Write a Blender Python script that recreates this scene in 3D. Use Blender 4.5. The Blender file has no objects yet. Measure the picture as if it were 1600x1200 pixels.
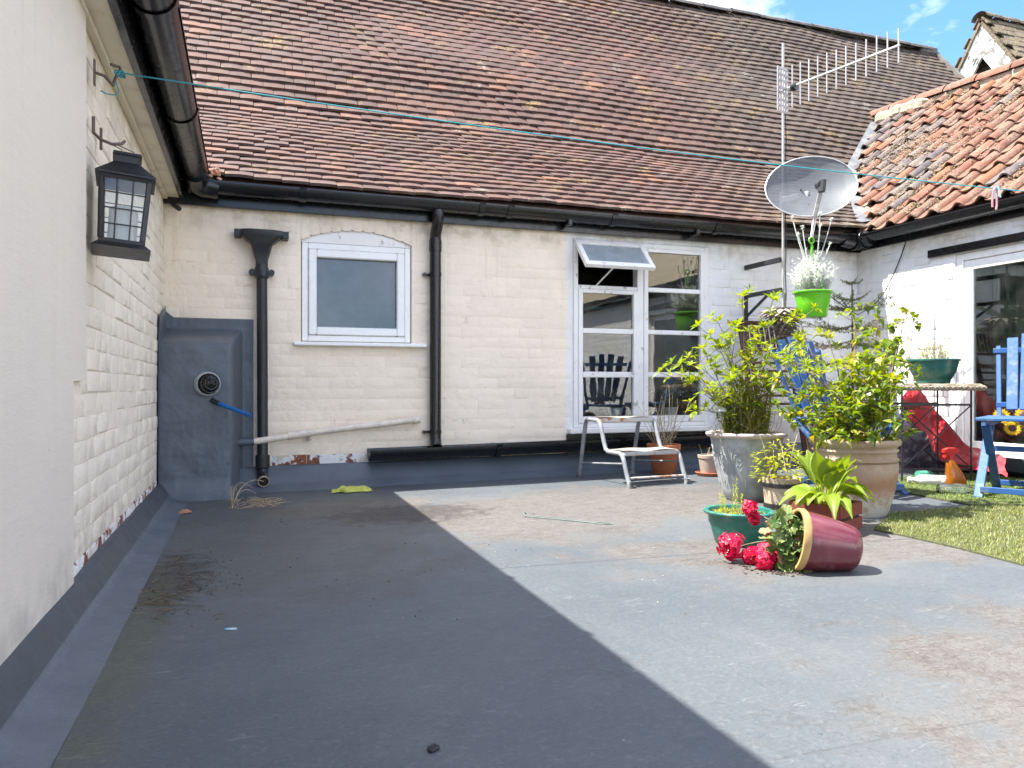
import bpy, math, random
from mathutils import Vector, Matrix, noise as mn
random.seed(7)
rnd = random.random
def ru(a, b): return a + (b - a) * rnd()
S = bpy.context.scene
COL = S.collection

# ------------------------------------------------------------------ camera, sky, sun, exposure
H = 0.69                                   # camera height over the deck
TH = math.atan(413 / 1190.0)               # the camera is turned this far right of the back wall's normal
cam_d = bpy.data.cameras.new('camera'); cam = bpy.data.objects.new('camera', cam_d); COL.objects.link(cam)
cam_d.sensor_width = 36; cam_d.lens = 1190 / 1600 * 36; cam_d.clip_start = 0.02; cam_d.clip_end = 3000
cam_d.shift_y = 3 / 1600
cam.location = (0, 0, H); cam.rotation_euler = (math.pi / 2, 0, -TH)
S.camera = cam
SUN = Vector((-0.545, 0.17, 1.0)).normalized()     # towards the sun
W = bpy.data.worlds.new('World'); S.world = W; W.use_nodes = True
wn, wl = W.node_tree.nodes, W.node_tree.links
bg = wn['Background']
sky = wn.new('ShaderNodeTexSky'); sky.sky_type = 'NISHITA'; sky.sun_disc = False
sky.sun_elevation = math.asin(SUN.z); sky.sun_rotation = math.atan2(SUN.x, SUN.y)
sky.air_density = 1.0; sky.dust_density = 0.6; sky.ozone_density = 1.5
tc = wn.new('ShaderNodeTexCoord')
mp = wn.new('ShaderNodeMapping'); mp.inputs['Scale'].default_value = (1, 1, 2.0); mp.inputs['Location'].default_value = (2.1, 1.2, 0.6)
cn = wn.new('ShaderNodeTexNoise'); cn.inputs['Scale'].default_value = 2.6; cn.inputs['Detail'].default_value = 9; cn.inputs['Roughness'].default_value = 0.58
cr = wn.new('ShaderNodeValToRGB'); cr.color_ramp.elements[0].position = 0.44; cr.color_ramp.elements[1].position = 0.68
cm = wn.new('ShaderNodeMix'); cm.data_type = 'RGBA'; cm.inputs['B'].default_value = (10.0, 9.7, 9.3, 1)
wl.new(tc.outputs['Generated'], mp.inputs['Vector']); wl.new(mp.outputs[0], cn.inputs['Vector'])
wl.new(cn.outputs[0], cr.inputs[0]); wl.new(cr.outputs[0], cm.inputs['Factor'])
sk_t = wn.new('ShaderNodeMix'); sk_t.data_type = 'RGBA'; sk_t.blend_type = 'MULTIPLY'; sk_t.inputs['Factor'].default_value = 1; sk_t.inputs['B'].default_value = (0.50, 0.70, 0.95, 1)
wl.new(sky.outputs[0], sk_t.inputs['A']); wl.new(sk_t.outputs['Result'], cm.inputs['A']); wl.new(cm.outputs['Result'], bg.inputs['Color'])
bg.inputs['Strength'].default_value = 0.125
sd = bpy.data.lights.new('sun', 'SUN'); so = bpy.data.objects.new('sun', sd); COL.objects.link(so)
sd.energy = 4.7; sd.angle = math.radians(0.5); sd.color = (1, 0.95, 0.87)
so.rotation_euler = SUN.to_track_quat('Z', 'Y').to_euler(); so.location = (-6, 2, 12)
S.view_settings.view_transform = 'Standard'; S.view_settings.look = 'None'; S.view_settings.gamma = 1
S.view_settings.use_curve_mapping = False; S.view_settings.exposure = 1.86
S.cycles.max_bounces = 5; S.cycles.diffuse_bounces = 4; S.cycles.glossy_bounces = 3; S.cycles.transmission_bounces = 4; S.cycles.transparent_max_bounces = 10
S.cycles.use_denoising = True
S.cycles.sample_clamp_indirect = 6

# ------------------------------------------------------------------ measuring: a picture point carried out to a plane of the place
FX, FY, RX, RY = math.sin(TH), math.cos(TH), math.cos(TH), -math.sin(TH)
def ray(px, py):
    u, v = (px - 800) / 1190.0, (603 - py) / 1190.0
    return Vector((FX + u * RX, FY + u * RY, v))
def PY(px, py, Y): d = ray(px, py); return Vector((0, 0, H)) + d * (Y / d.y)
def PX(px, py, X): d = ray(px, py); return Vector((0, 0, H)) + d * (X / d.x)
def PD(px, py, dep): return Vector((0, 0, H)) + ray(px, py) * dep
TILT = 0.012
def dz(x): return TILT * x
def deck(px, py):
    d = ray(px, py); t = H / (TILT * d.x - d.z); return Vector((0, 0, H)) + d * t
D = 5.40           # back wall
XL = -0.515        # left wall
XR = 5.13          # right wall

# ------------------------------------------------------------------ mesh building
class MB:
    def __init__(s): s.v = []; s.f = []; s.m = []
    def add(s, vs, fs, mi=0):
        o = len(s.v); s.v += [tuple(p) for p in vs]
        s.f += [tuple(i + o for i in f) for f in fs]; s.m += [mi] * len(fs)
    def box(s, a, b, bev=0.0, M=None, mi=0):
        x0, y0, z0 = a; x1, y1, z1 = b
        if bev <= 0:
            vs = [Vector(p) for p in ((x0,y0,z0),(x1,y0,z0),(x1,y1,z0),(x0,y1,z0),(x0,y0,z1),(x1,y0,z1),(x1,y1,z1),(x0,y1,z1))]
            fs = [(0,3,2,1),(4,5,6,7),(0,1,5,4),(1,2,6,5),(2,3,7,6),(3,0,4,7)]
        else:
            e = bev; vs = []; idx = {}
            for sx in (0,1):
                for sy in (0,1):
                    for sz in (0,1):
                        c = (x1 if sx else x0, y1 if sy else y0, z1 if sz else z0)
                        d = (-e if sx else e, -e if sy else e, -e if sz else e)
                        for ax in range(3):      # vertex lying on the face normal to ax
                            p = [c[k] + (0 if k == ax else d[k]) for k in range(3)]
                            idx[(sx,sy,sz,ax)] = len(vs); vs.append(Vector(p))
            fs = []
            for ax in range(3):
                o1, o2 = [k for k in range(3) if k != ax]
                for sg in (0,1):
                    q = []
                    for (p1, p2) in ((0,0),(1,0),(1,1),(0,1)):
                        k = [0,0,0]; k[ax] = sg; k[o1] = p1; k[o2] = p2; q.append(idx[tuple(k)+(ax,)])
                    fs.append(tuple(q))
            for ax in range(3):                   # edges along ax
                o1, o2 = [k for k in range(3) if k != ax]
                for p1 in (0,1):
                    for p2 in (0,1):
                        a0 = [0,0,0]; a0[o1] = p1; a0[o2] = p2; a1 = list(a0); a1[ax] = 1
                        fs.append((idx[tuple(a0)+(o1,)], idx[tuple(a1)+(o1,)], idx[tuple(a1)+(o2,)], idx[tuple(a0)+(o2,)]))
            for sx in (0,1):
                for sy in (0,1):
                    for sz in (0,1): fs.append(tuple(idx[(sx,sy,sz,k)] for k in range(3)))
        if M is not None: vs = [M @ p for p in vs]
        s.add(vs, fs, mi)
    def beam(s, p, q, w, h, bev=0.0, up=(0,0,1), mi=0):     # a bar of section w x h from p to q
        p, q = Vector(p), Vector(q); z = (q - p); L = z.length; z.normalize()
        x = z.cross(Vector(up))
        if x.length < 1e-4: x = z.cross(Vector((1,0,0)))
        x.normalize(); y = z.cross(x)
        M = Matrix(((x.x,y.x,z.x,p.x),(x.y,y.y,z.y,p.y),(x.z,y.z,z.z,p.z),(0,0,0,1)))
        s.box((-w/2,-h/2,0),(w/2,h/2,L), bev, M, mi)
    def tube(s, pts, r, n=8, cap=True, mi=0):
        pts = [Vector(p) for p in pts]; k = len(pts)
        rs = r if isinstance(r, (list, tuple)) else [r] * k
        prev = None; vs = []; fs = []
        for i, p in enumerate(pts):
            t = (pts[min(i+1,k-1)] - pts[max(i-1,0)]); t = t.normalized() if t.length > 1e-9 else Vector((0,0,1))
            if prev is None:
                a = t.cross(Vector((0,0,1)))
                if a.length < 1e-3: a = t.cross(Vector((1,0,0)))
            else: a = prev - t * prev.dot(t)
            a.normalize(); prev = a; b = t.cross(a)
            for j in range(n):
                w = 2 * math.pi * j / n; vs.append(p + (a * math.cos(w) + b * math.sin(w)) * rs[i])
        for i in range(k-1):
            for j in range(n):
                fs.append((i*n+j, i*n+(j+1)%n, (i+1)*n+(j+1)%n, (i+1)*n+j))
        if cap: fs.append(tuple(range(n))[::-1]); fs.append(tuple((k-1)*n+j for j in range(n)))
        s.add(vs, fs, mi)
    def lathe(s, prof, n=32, M=None, mi=0, wob=0):           # prof: list of (r, z)
        vs = []; fs = []; k = len(prof)
        for (r, z) in prof:
            for j in range(n):
                w = 2*math.pi*j/n; vs.append(Vector((r*math.cos(w), r*math.sin(w), z)))
        for i in range(k-1):
            for j in range(n): fs.append((i*n+j, i*n+(j+1)%n, (i+1)*n+(j+1)%n, (i+1)*n+j))
        if M is not None: vs = [M @ p for p in vs]
        s.add(vs, fs, mi)
    def prism(s, poly, h, M=None, mi=0):                     # polygon in XY pushed up by h
        n = len(poly)
        vs = [Vector((x,y,0)) for x,y in poly] + [Vector((x,y,h)) for x,y in poly]
        fs = [tuple(range(n))[::-1], tuple(range(n,2*n))] + [(i,(i+1)%n,n+(i+1)%n,n+i) for i in range(n)]
        if M is not None: vs = [M @ p for p in vs]
        s.add(vs, fs, mi)
    def sweep(s, prof, p, q, up=(0,0,1), cap=False, mi=0):   # open profile (a, b) carried from p to q; a sideways, b up
        p, q, up = Vector(p), Vector(q), Vector(up); d = (q-p).normalized(); a = d.cross(up).normalized(); b = a.cross(d)
        n = len(prof)
        vs = [p + a*x + b*y for x,y in prof] + [q + a*x + b*y for x,y in prof]
        s.add(vs, [(i,i+1,n+i+1,n+i) for i in range(n-1)] + ([tuple(range(n)), tuple(range(n,2*n))[::-1]] if cap else []), mi)
    def grid(s, nu, nv, fn, mi=0):
        vs = [fn(i/nu, j/nv) for j in range(nv+1) for i in range(nu+1)]
        s.add(vs, [(j*(nu+1)+i, j*(nu+1)+i+1, (j+1)*(nu+1)+i+1, (j+1)*(nu+1)+i) for j in range(nv) for i in range(nu)], mi)
    def leaf(s, p, d, up, L, Wd, fold=0.25, droop=0.3, mi=0, n=3, tip=0.55):
        d = d.normalized(); side = d.cross(up)
        if side.length < 1e-4: side = d.cross(Vector((1,0.3,0)))
        side.normalize(); nu = side.cross(d).normalized()
        vs = []; fs = []
        for i in range(n+1):
            t = i/n; c = p + d*(L*t) - nu*(droop*L*t*t)
            w = Wd*0.5*math.sin(math.pi*(min(1,t**tip*0.97+0.03)))
            if i in (0, n): w = Wd*0.02
            vs += [c + side*w + nu*(w*fold), c, c - side*w + nu*(w*fold)]
        for i in range(n):
            a = i*3; fs += [(a,a+1,a+4,a+3),(a+1,a+2,a+5,a+4)]
        s.add(vs, fs, mi)
    def mesh(s, name, mats, smooth=False):
        me = bpy.data.meshes.new(name); me.from_pydata(s.v, [], s.f)
        for m in (mats if isinstance(mats, (list,tuple)) else [mats]): me.materials.append(m)
        if max(s.m, default=0) > 0: me.polygons.foreach_set('material_index', s.m)
        if smooth: me.polygons.foreach_set('use_smooth', [True]*len(s.f))
        me.update(); return me
    def build(s, name, mats, parent=None, smooth=False, M=None):
        return link(name, s.mesh(name, mats, smooth), parent, M)
def link(name, me, parent=None, M=None):
    o = bpy.data.objects.new(name, me); COL.objects.link(o)
    if M is not None: o.matrix_world = M
    if parent is not None:
        o.parent = parent; o.matrix_parent_inverse = parent_inv(parent)
    return o
def parent_inv(p):
    M = Matrix.Identity(4); c = []
    while p is not None: c.append(p); p = p.parent
    for q in reversed(c):
        loc = Matrix.LocRotScale(q.location, q.rotation_euler, q.scale)
        M = M @ q.matrix_parent_inverse @ loc
    return M.inverted()
def thing(name, label, cat, loc=(0,0,0), group=None):
    o = bpy.data.objects.new(name, None); COL.objects.link(o); o.location = loc; o.empty_display_size = 0.1
    return tag(o, label, cat, group)
def tag(o, label=None, cat=None, group=None, kind=None):
    if label: o['label'] = label
    if cat: o['category'] = cat
    if group: o['group'] = group
    if kind: o['kind'] = kind
    return o
def smoothang(o, deg=40):
    me = o.data; me.polygons.foreach_set('use_smooth', [True]*len(me.polygons))
    try: me.set_sharp_from_angle(angle=math.radians(deg))
    except Exception: pass
    return o

# ------------------------------------------------------------------ materials
class NT:
    def __init__(s, name):
        s.mat = bpy.data.materials.new(name); s.mat.use_nodes = True
        s.n = s.mat.node_tree.nodes; s.l = s.mat.node_tree.links
        s.b = s.n['Principled BSDF']; s.out = s.n['Material Output']
        s.pos = s.n.new('ShaderNodeNewGeometry')
    def put(s, sock, val):
        if hasattr(val, 'is_output') or isinstance(val, bpy.types.NodeSocket): s.l.new(val, sock)
        else: sock.default_value = val
    def noise(s, scale, detail=4, rough=0.55, vec=None, dist=0.0):
        t = s.n.new('ShaderNodeTexNoise'); t.inputs['Scale'].default_value = scale; t.inputs['Detail'].default_value = detail
        t.inputs['Roughness'].default_value = rough; t.inputs['Distortion'].default_value = dist
        s.l.new(vec if vec is not None else s.pos.outputs['Position'], t.inputs['Vector']); return t.outputs[0]
    def vor(s, scale, vec=None, feat='F1', out='Distance'):
        t = s.n.new('ShaderNodeTexVoronoi'); t.feature = feat; t.inputs['Scale'].default_value = scale
        s.l.new(vec if vec is not None else s.pos.outputs['Position'], t.inputs['Vector']); return t.outputs[out]
    def scaled(s, v, vec=None, rot=(0,0,0), loc=(0,0,0)):
        t = s.n.new('ShaderNodeMapping'); t.inputs['Scale'].default_value = v; t.inputs['Rotation'].default_value = rot; t.inputs['Location'].default_value = loc
        s.l.new(vec if vec is not None else s.pos.outputs['Position'], t.inputs['Vector']); return t.outputs[0]
    def ramp(s, x, a, b, smooth=True):
        t = s.n.new('ShaderNodeMapRange'); t.interpolation_type = 'SMOOTHSTEP' if smooth else 'LINEAR'
        t.inputs['From Min'].default_value = a; t.inputs['From Max'].default_value = b; s.l.new(x, t.inputs['Value']); return t.outputs[0]
    def cramp(s, x, stops):
        t = s.n.new('ShaderNodeValToRGB'); e = t.color_ramp.elements
        while len(e) < len(stops): e.new(0.5)
        for k, (p, c) in zip(e, stops): k.position = p; k.color = (*c, 1)
        s.l.new(x, t.inputs[0]); return t.outputs[0]
    def math(s, op, a, b=0.0, c=0.0):
        t = s.n.new('ShaderNodeMath'); t.operation = op
        for i, k in enumerate((a, b, c)):
            s.put(t.inputs[i], k)
        return t.outputs[0]
    def mix(s, f, a, b, mode='MIX'):
        t = s.n.new('ShaderNodeMix'); t.data_type = 'RGBA'; t.blend_type = mode
        for k, x in (('Factor', f), ('A', a), ('B', b)):
            if isinstance(x, (tuple, list)): x = (*x[:3], 1)
            s.put([i for i in t.inputs if i.name == k and (i.type == ('VALUE' if k == 'Factor' else 'RGBA'))][0], x)
        return [o for o in t.outputs if o.type == 'RGBA'][0]
    def xyz(s, vec=None):
        t = s.n.new('ShaderNodeSeparateXYZ'); s.l.new(vec if vec is not None else s.pos.outputs['Position'], t.inputs[0]); return t.outputs
    def objrand(s): return s.n.new('ShaderNodeObjectInfo').outputs['Random']
    def island(s): return s.pos.outputs['Random Per Island']
    def hsv(s, col, h=0.5, sat=1.0, v=1.0):
        t = s.n.new('ShaderNodeHueSaturation'); s.put(t.inputs['Hue'], h); s.put(t.inputs['Saturation'], sat); s.put(t.inputs['Value'], v)
        s.l.new(col, t.inputs['Color']); return t.outputs[0]
    def bump(s, h, strength=0.3, dist=0.01, base=None):
        t = s.n.new('ShaderNodeBump'); t.inputs['Strength'].default_value = strength; t.inputs['Distance'].default_value = dist
        s.l.new(h, t.inputs['Height'])
        if base is not None: s.l.new(base, t.inputs['Normal'])
        s.l.new(t.outputs[0], s.b.inputs['Normal']); return t.outputs[0]
    def done(s, col, rough=0.6, metal=0.0, spec=0.5):
        if isinstance(col, (tuple, list)): s.b.inputs['Base Color'].default_value = (*col[:3], 1)
        else: s.l.new(col, s.b.inputs['Base Color'])
        s.put(s.b.inputs['Roughness'], rough); s.b.inputs['Metallic'].default_value = metal
        s.b.inputs['Specular IOR Level'].default_value = spec
        return s.mat
def simple(name, col, rough=0.55, col2=None, scale=12, amt=(0.35,0.7), bump=0.15, bscale=90, metal=0.0, spec=0.5, rand=0.0, dist=0.004, dust=0.0):
    t = NT(name); c2 = col2 or tuple(k*0.78 for k in col)
    f = t.ramp(t.noise(scale, 6), *amt); c = t.mix(f, col, c2)
    if rand: c = t.hsv(c, v=t.math('MULTIPLY_ADD', t.math('ADD', t.objrand(), t.island()), rand, 1-rand))
    if dust:
        z = t.xyz()[2]; c = t.mix(t.math('MULTIPLY', t.ramp(t.math('MULTIPLY_ADD', t.noise(17, 7, .7), 1.0, t.math('MULTIPLY', t.ramp(z, .09, 0.0), .16)), .50, .68), dust), c, (0.36,0.32,0.26)); c = t.mix(t.math('MULTIPLY', t.ramp(t.noise(44, 4), .60, .68), dust), c, (0.07,0.05,0.035))
    if bump: t.bump(t.noise(bscale, 4), bump, dist)
    r = t.math('MULTIPLY_ADD', t.noise(scale*2.3, 4), 0.25, rough-0.12)
    return t.done(c, r, metal, spec)
def leafmat(name, stops, trans=0.35, rough=0.45):
    t = NT(name); c = t.cramp(t.island(), stops)
    c = t.hsv(c, v=t.math('MULTIPLY_ADD', t.noise(60, 3), 0.5, 0.75))
    t.done(c, rough, 0, 0.4)
    tr = t.n.new('ShaderNodeBsdfTranslucent'); t.l.new(t.hsv(c, h=0.49, sat=1.1, v=1.25), tr.inputs['Color'])
    mx = t.n.new('ShaderNodeMixShader'); mx.inputs[0].default_value = trans
    t.l.new(t.b.outputs[0], mx.inputs[1]); t.l.new(tr.outputs[0], mx.inputs[2]); t.l.new(mx.outputs[0], t.out.inputs[0])
    return t.mat
def glassmat(name, tint=(0.93,0.96,0.95), wav=0.02, dirt=0.06, gain=1.9):
    t = NT(name)
    tr = t.n.new('ShaderNodeBsdfTransparent'); tr.inputs[0].default_value = (*tint,1)
    gl = t.n.new('ShaderNodeBsdfGlossy'); gl.inputs['Roughness'].default_value = 0.015
    fr = t.n.new('ShaderNodeFresnel'); fr.inputs[0].default_value = 1.5
    bp = t.n.new('ShaderNodeBump'); bp.inputs['Strength'].default_value = wav; bp.inputs['Distance'].default_value = 0.05
    t.l.new(t.noise(3.0, 2), bp.inputs['Height']); t.l.new(bp.outputs[0], gl.inputs['Normal'])
    mx = t.n.new('ShaderNodeMixShader'); t.l.new(t.math('MULTIPLY', fr.outputs[0], gain), mx.inputs[0])
    t.l.new(tr.outputs[0], mx.inputs[1]); t.l.new(gl.outputs[0], mx.inputs[2])
    df = t.n.new('ShaderNodeBsdfDiffuse'); df.inputs[0].default_value = (0.55,0.55,0.52,1)
    m2 = t.n.new('ShaderNodeMixShader'); t.l.new(t.math('MULTIPLY', t.ramp(t.noise(7, 6), 0.35, 0.8), dirt), m2.inputs[0])
    t.l.new(mx.outputs[0], m2.inputs[1]); t.l.new(df.outputs[0], m2.inputs[2]); t.l.new(m2.outputs[0], t.out.inputs[0])
    return t.mat
# ------------------------------------------------------------------ the materials of the place
def paint(name, mode):
    t = NT(name); x, y, z = t.xyz()[:3]
    cream = (0.92,0.79,0.63); white = (0.82,0.815,0.80); cool = (0.86,0.785,0.66)
    if mode == 'back':
        e = t.math('ADD', x, t.math('MULTIPLY_ADD', t.noise(5, 3), 0.10, -0.05))
        c = t.mix(t.ramp(e, 2.29, 2.36), cream, white)
    elif mode == 'left': c = t.mix(t.ramp(z, 0.5, 1.5), cool, (0.86,0.775,0.62))  # yellow bounce light on the upper wall is put into the paint colour
    else: c = t.mix(0.0, white, white)
    n = t.noise(2.2, 5); c = t.mix(t.math('MULTIPLY', t.ramp(n, 0.45, 0.8), 0.30), c, (0.62,0.55,0.44))
    sp = t.ramp(t.noise(38, 3), 0.70, 0.76); c = t.mix(t.math('MULTIPLY', sp, 0.55), c, (0.30,0.22,0.15))
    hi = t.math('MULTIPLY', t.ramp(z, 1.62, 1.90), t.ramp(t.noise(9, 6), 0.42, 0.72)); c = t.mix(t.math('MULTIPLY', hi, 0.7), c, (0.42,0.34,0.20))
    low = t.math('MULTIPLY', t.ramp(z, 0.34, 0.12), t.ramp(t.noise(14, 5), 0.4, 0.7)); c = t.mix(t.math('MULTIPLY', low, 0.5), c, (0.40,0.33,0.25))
    run = t.ramp(t.noise(1.0, 6, 0.6, t.scaled((16,16,0.9))), 0.55, 0.75); c = t.mix(t.math('MULTIPLY', t.math('MULTIPLY', run, t.ramp(z, 1.1, 1.85)), 0.40), c, (0.46,0.40,0.29))
    ck = t.ramp(t.math('ABSOLUTE', t.math('SUBTRACT', t.noise(4.0, 6, 0.6, t.scaled((1,1,2.2)), 0.4), 0.5)), 0.004, 0.001); ck = t.math('MULTIPLY', ck, t.ramp(t.noise(5.1, 3), 0.60, 0.66)); c = t.mix(t.math('MULTIPLY', ck, 0.55), c, (0.33,0.27,0.20))
    c = t.mix(t.math('MULTIPLY', t.ramp(t.noise(0.8, 4), 0.40, 0.65), 0.16), c, (0.70,0.62,0.50))
    c = t.hsv(c, v=t.math('MULTIPLY_ADD', t.objrand(), 0.05, 0.96))
    w = t.noise(16, 8, 0.62); f = t.noise(120, 3)
    t.bump(t.math('MULTIPLY_ADD', f, 0.25, t.math('MULTIPLY_ADD', ck, -0.5, w)), 0.60, 0.014)
    return t.done(c, 0.55, 0, 0.35)
m_back = paint('painted_brick_cream_and_white', 'back'); m_left = paint('painted_brick_left', 'left'); m_right = paint('painted_brick_white', 'right')
def peeled():
    t = NT('peeling_paint_brick'); a = t.noise(11, 5, 0.6, dist=0.6)
    c = t.mix(t.ramp(t.noise(30,4),0.4,0.6), (0.235,0.085,0.045), (0.16,0.06,0.035))
    c = t.mix(t.ramp(a, 0.46, 0.50), c, (0.72,0.71,0.70)); c = t.mix(t.ramp(a, 0.60, 0.63), c, (0.62,0.55,0.42))
    t.bump(a, 0.8, 0.02); return t.done(c, 0.8)
m_peel = peeled()
def render_mat():
    t = NT('smooth_painted_render'); n = t.noise(1.3, 4)
    c = t.mix(t.ramp(n, 0.3, 0.75), (0.76,0.69,0.59), (0.70,0.635,0.545))
    z = t.xyz()[2]; c = t.mix(t.ramp(z, 0.6, 1.8), c, (0.77,0.70,0.59))  # creamier towards the top: bounced light painted into the render
    sp = t.ramp(t.noise(26, 2), 0.74, 0.77); c = t.mix(t.math('MULTIPLY', sp, 0.4), c, (0.3,0.25,0.2))
    run = t.ramp(t.noise(1.0, 6, 0.6, t.scaled((14,14,0.7))), 0.55, 0.78); c = t.mix(t.math('MULTIPLY', run, 0.22), c, (0.44,0.40,0.33))
    ck = t.math('MULTIPLY', t.ramp(t.math('ABSOLUTE', t.math('SUBTRACT', t.noise(2.0, 6, 0.6, t.scaled((1,1,.6)), 0.3), 0.5)), 0.002, 0.0005), t.ramp(t.noise(3.1, 3), 0.60, 0.66)); c = t.mix(t.math('MULTIPLY', ck, 0.5), c, (0.3,0.27,0.22))
    c = t.mix(t.math('MULTIPLY', t.math('MULTIPLY', t.ramp(z, 0.30, 0.08), t.ramp(t.noise(9,5), 0.35, 0.65)), 0.5), c, (0.33,0.31,0.28))
    tr = t.noise(1.0, 5, 0.6, t.scaled((5,5,22), rot=(0.5,0,0)))
    t.bump(t.math('MULTIPLY_ADD', t.noise(160, 4), 0.30, t.math('MULTIPLY_ADD', tr, 0.6, t.math('MULTIPLY_ADD', ck, -0.5, t.noise(5, 3)))), 0.34, 0.012); return t.done(c, 0.6, 0, 0.3)
m_render = render_mat()
def deck_mat():
    t = NT('blue_grey_roof_coating'); p = t.xyz(); x, y = p[0], p[1]
    def spot(cx, cy, rx, ry):
        dx = t.math('DIVIDE', t.math('SUBTRACT', x, cx), rx); dy = t.math('DIVIDE', t.math('SUBTRACT', y, cy), ry)
        return t.math('SUBTRACT', 1.0, t.math('SQRT', t.math('ADD', t.math('MULTIPLY', dx, dx), t.math('MULTIPLY', dy, dy))))
    big = t.noise(1.1, 5, 0.6); med = t.noise(4.5, 7, 0.65); fine = t.noise(70, 5, 0.7)
    c = t.mix(t.ramp(big, 0.35, 0.7), (0.077,0.090,0.099), (0.058,0.071,0.081))
    # dusty scaling
    d1 = t.math('MAXIMUM', spot(1.75, 3.80, 1.45, 0.80), t.math('MAXIMUM', spot(2.6, 2.55, 1.3, 0.50), spot(2.3, 0.80, 1.4, 0.95)))
    d1 = t.math('MAXIMUM', d1, spot(0.6, 4.35, 0.55, 0.35))
    crk = t.ramp(t.vor(36, t.scaled((1,1,0.01)), 'DISTANCE_TO_EDGE'), 0.10, 0.02)
    stv = t.scaled((1.0,2.2,1), rot=(0,0,0.35))
    pat = t.noise(15, 9, 0.72, stv, 0.8); pat2 = t.noise(52, 6, 0.7, stv)
    dd = t.ramp(t.math('ADD', d1, t.math('ADD', t.math('MULTIPLY_ADD', big, 1.5, -0.72), t.math('MULTIPLY_ADD', med, 1.2, -0.58))), -0.02, 0.42)
    c = t.mix(t.math('MULTIPLY', dd, 0.50), c, (0.125,0.106,0.088))
    c = t.mix(t.math('MULTIPLY', t.math('MULTIPLY', dd, t.ramp(pat, 0.42, 0.60)), 0.78), c, (0.055,0.043,0.036))
    c = t.mix(t.math('MULTIPLY', t.math('MULTIPLY', dd, t.ramp(pat2, 0.52, 0.64)), 0.55), c, (0.155,0.138,0.121))
    pale = t.ramp(t.math('ADD', d1, t.math('MULTIPLY_ADD', t.noise(2.6, 5), 1.6, -0.62)), 0.0, 0.5)
    c = t.mix(t.math('MULTIPLY', pale, 0.22), c, (0.17,0.158,0.14))
    tide = t.ramp(t.math('ABSOLUTE', t.math('SUBTRACT', t.noise(1.6, 5, 0.6, t.scaled((1,1,1), loc=(4,2,0))), 0.53)), 0.010, 0.001)
    c = t.mix(t.math('MULTIPLY', t.math('MULTIPLY', tide, t.ramp(med, 0.42, 0.62)), 0.40), c, (0.060,0.055,0.050))
    seam = t.math('ADD', y, t.math('MULTIPLY_ADD', t.noise(2.0, 3), 0.03, t.math('MULTIPLY', x, 0.035)))
    sm = t.ramp(t.math('ABSOLUTE', t.math('SUBTRACT', t.math('FRACT', t.math('MULTIPLY_ADD', seam, 0.952, 0.36)), 0.5)), 0.0045, 0.0012)
    c = t.mix(t.math('MULTIPLY', t.math('MULTIPLY', sm, t.ramp(t.noise(3.4,4), 0.38, 0.55)), 0.55), c, (0.055,0.055,0.055))
    # brown silt in the low corner and black dirt along the kerb
    b1 = t.ramp(t.math('ADD', spot(0.25, 3.6, 0.95, 1.6), t.math('MULTIPLY_ADD', med, 1.8, -1.0)), 0.0, 0.6)
    c = t.mix(t.math('MULTIPLY', b1, 0.45), c, (0.075,0.064,0.050))
    b2 = t.ramp(t.math('ADD', spot(-0.265, 3.0, 0.17, 0.55), t.math('MULTIPLY_ADD', t.noise(17, 6, 0.7), 2.4, -1.25)), 0.05, 0.45)
    c = t.mix(t.math('MULTIPLY', b2, 0.85), c, (0.022,0.018,0.014))
    b3 = t.ramp(t.math('ADD', spot(0.78, 4.02, 0.62, 0.42), t.math('MULTIPLY_ADD', t.noise(13, 7, 0.72), 2.2, -1.2)), 0.05, 0.5)
    c = t.mix(t.math('MULTIPLY', b3, 0.85), c, (0.034,0.029,0.026))
    g = t.ramp(t.math('ADD', spot(-0.30, 2.3, 0.12, 1.3), t.math('MULTIPLY_ADD', t.noise(5,5), 1.6, -0.95)), 0.0, 0.6)
    c = t.mix(t.math('MULTIPLY', g, 0.5), c, (0.070,0.072,0.030))
    # pale flecks, dark specks, scuffs
    sp = t.ramp(t.vor(9.0), 0.045, 0.028); c = t.mix(t.math('MULTIPLY', sp, t.ramp(t.noise(3.3,2), 0.5, 0.6)), c, (0.02,0.02,0.02))
    sw = t.ramp(t.vor(13.0, t.scaled((1,1,1), loc=(3.1,1.7,0))), 0.04, 0.022); c = t.mix(t.math('MULTIPLY', sw, t.ramp(t.noise(2.3,2), 0.58, 0.66)), c, (0.30,0.31,0.31))
    c = t.mix(t.math('MULTIPLY', t.ramp(fine, 0.5, 0.70), 0.34), c, (0.165,0.165,0.165))
    c = t.mix(t.math('MULTIPLY', t.ramp(t.noise(130, 5, 0.85), 0.53, 0.64), 0.62), c, (0.036,0.038,0.041))
    c = t.mix(t.math('MULTIPLY', t.ramp(t.noise(210, 4, 0.8), 0.60, 0.68), 0.5), c, (0.17,0.175,0.18))
    scr = t.ramp(t.math('ABSOLUTE', t.math('SUBTRACT', t.noise(5.0, 3, 0.5, t.scaled((0.5,3.0,1), rot=(0,0,-0.6))), 0.5)), 0.006, 0.001); c = t.mix(t.math('MULTIPLY', t.math('MULTIPLY', scr, t.ramp(t.noise(6,3), 0.52, 0.62)), 0.4), c, (0.21,0.21,0.21))
    c = t.mix(t.math('MULTIPLY', t.ramp(t.noise(34, 4, 0.6, t.scaled((0.35,1.6,1), rot=(0,0,0.5))), 0.56, 0.72), 0.25), c, (0.07,0.066,0.062))
    t.bump(t.math('MULTIPLY_ADD', fine, 0.5, t.math('MULTIPLY_ADD', t.noise(9,3), 1.2, t.math('MULTIPLY', crk, t.math('MULTIPLY', dd, -0.25)))), 0.55, 0.008)
    return t.done(c, t.math('MULTIPLY_ADD', med, 0.3, 0.42), 0, 0.42)
m_deck = deck_mat()
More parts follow.
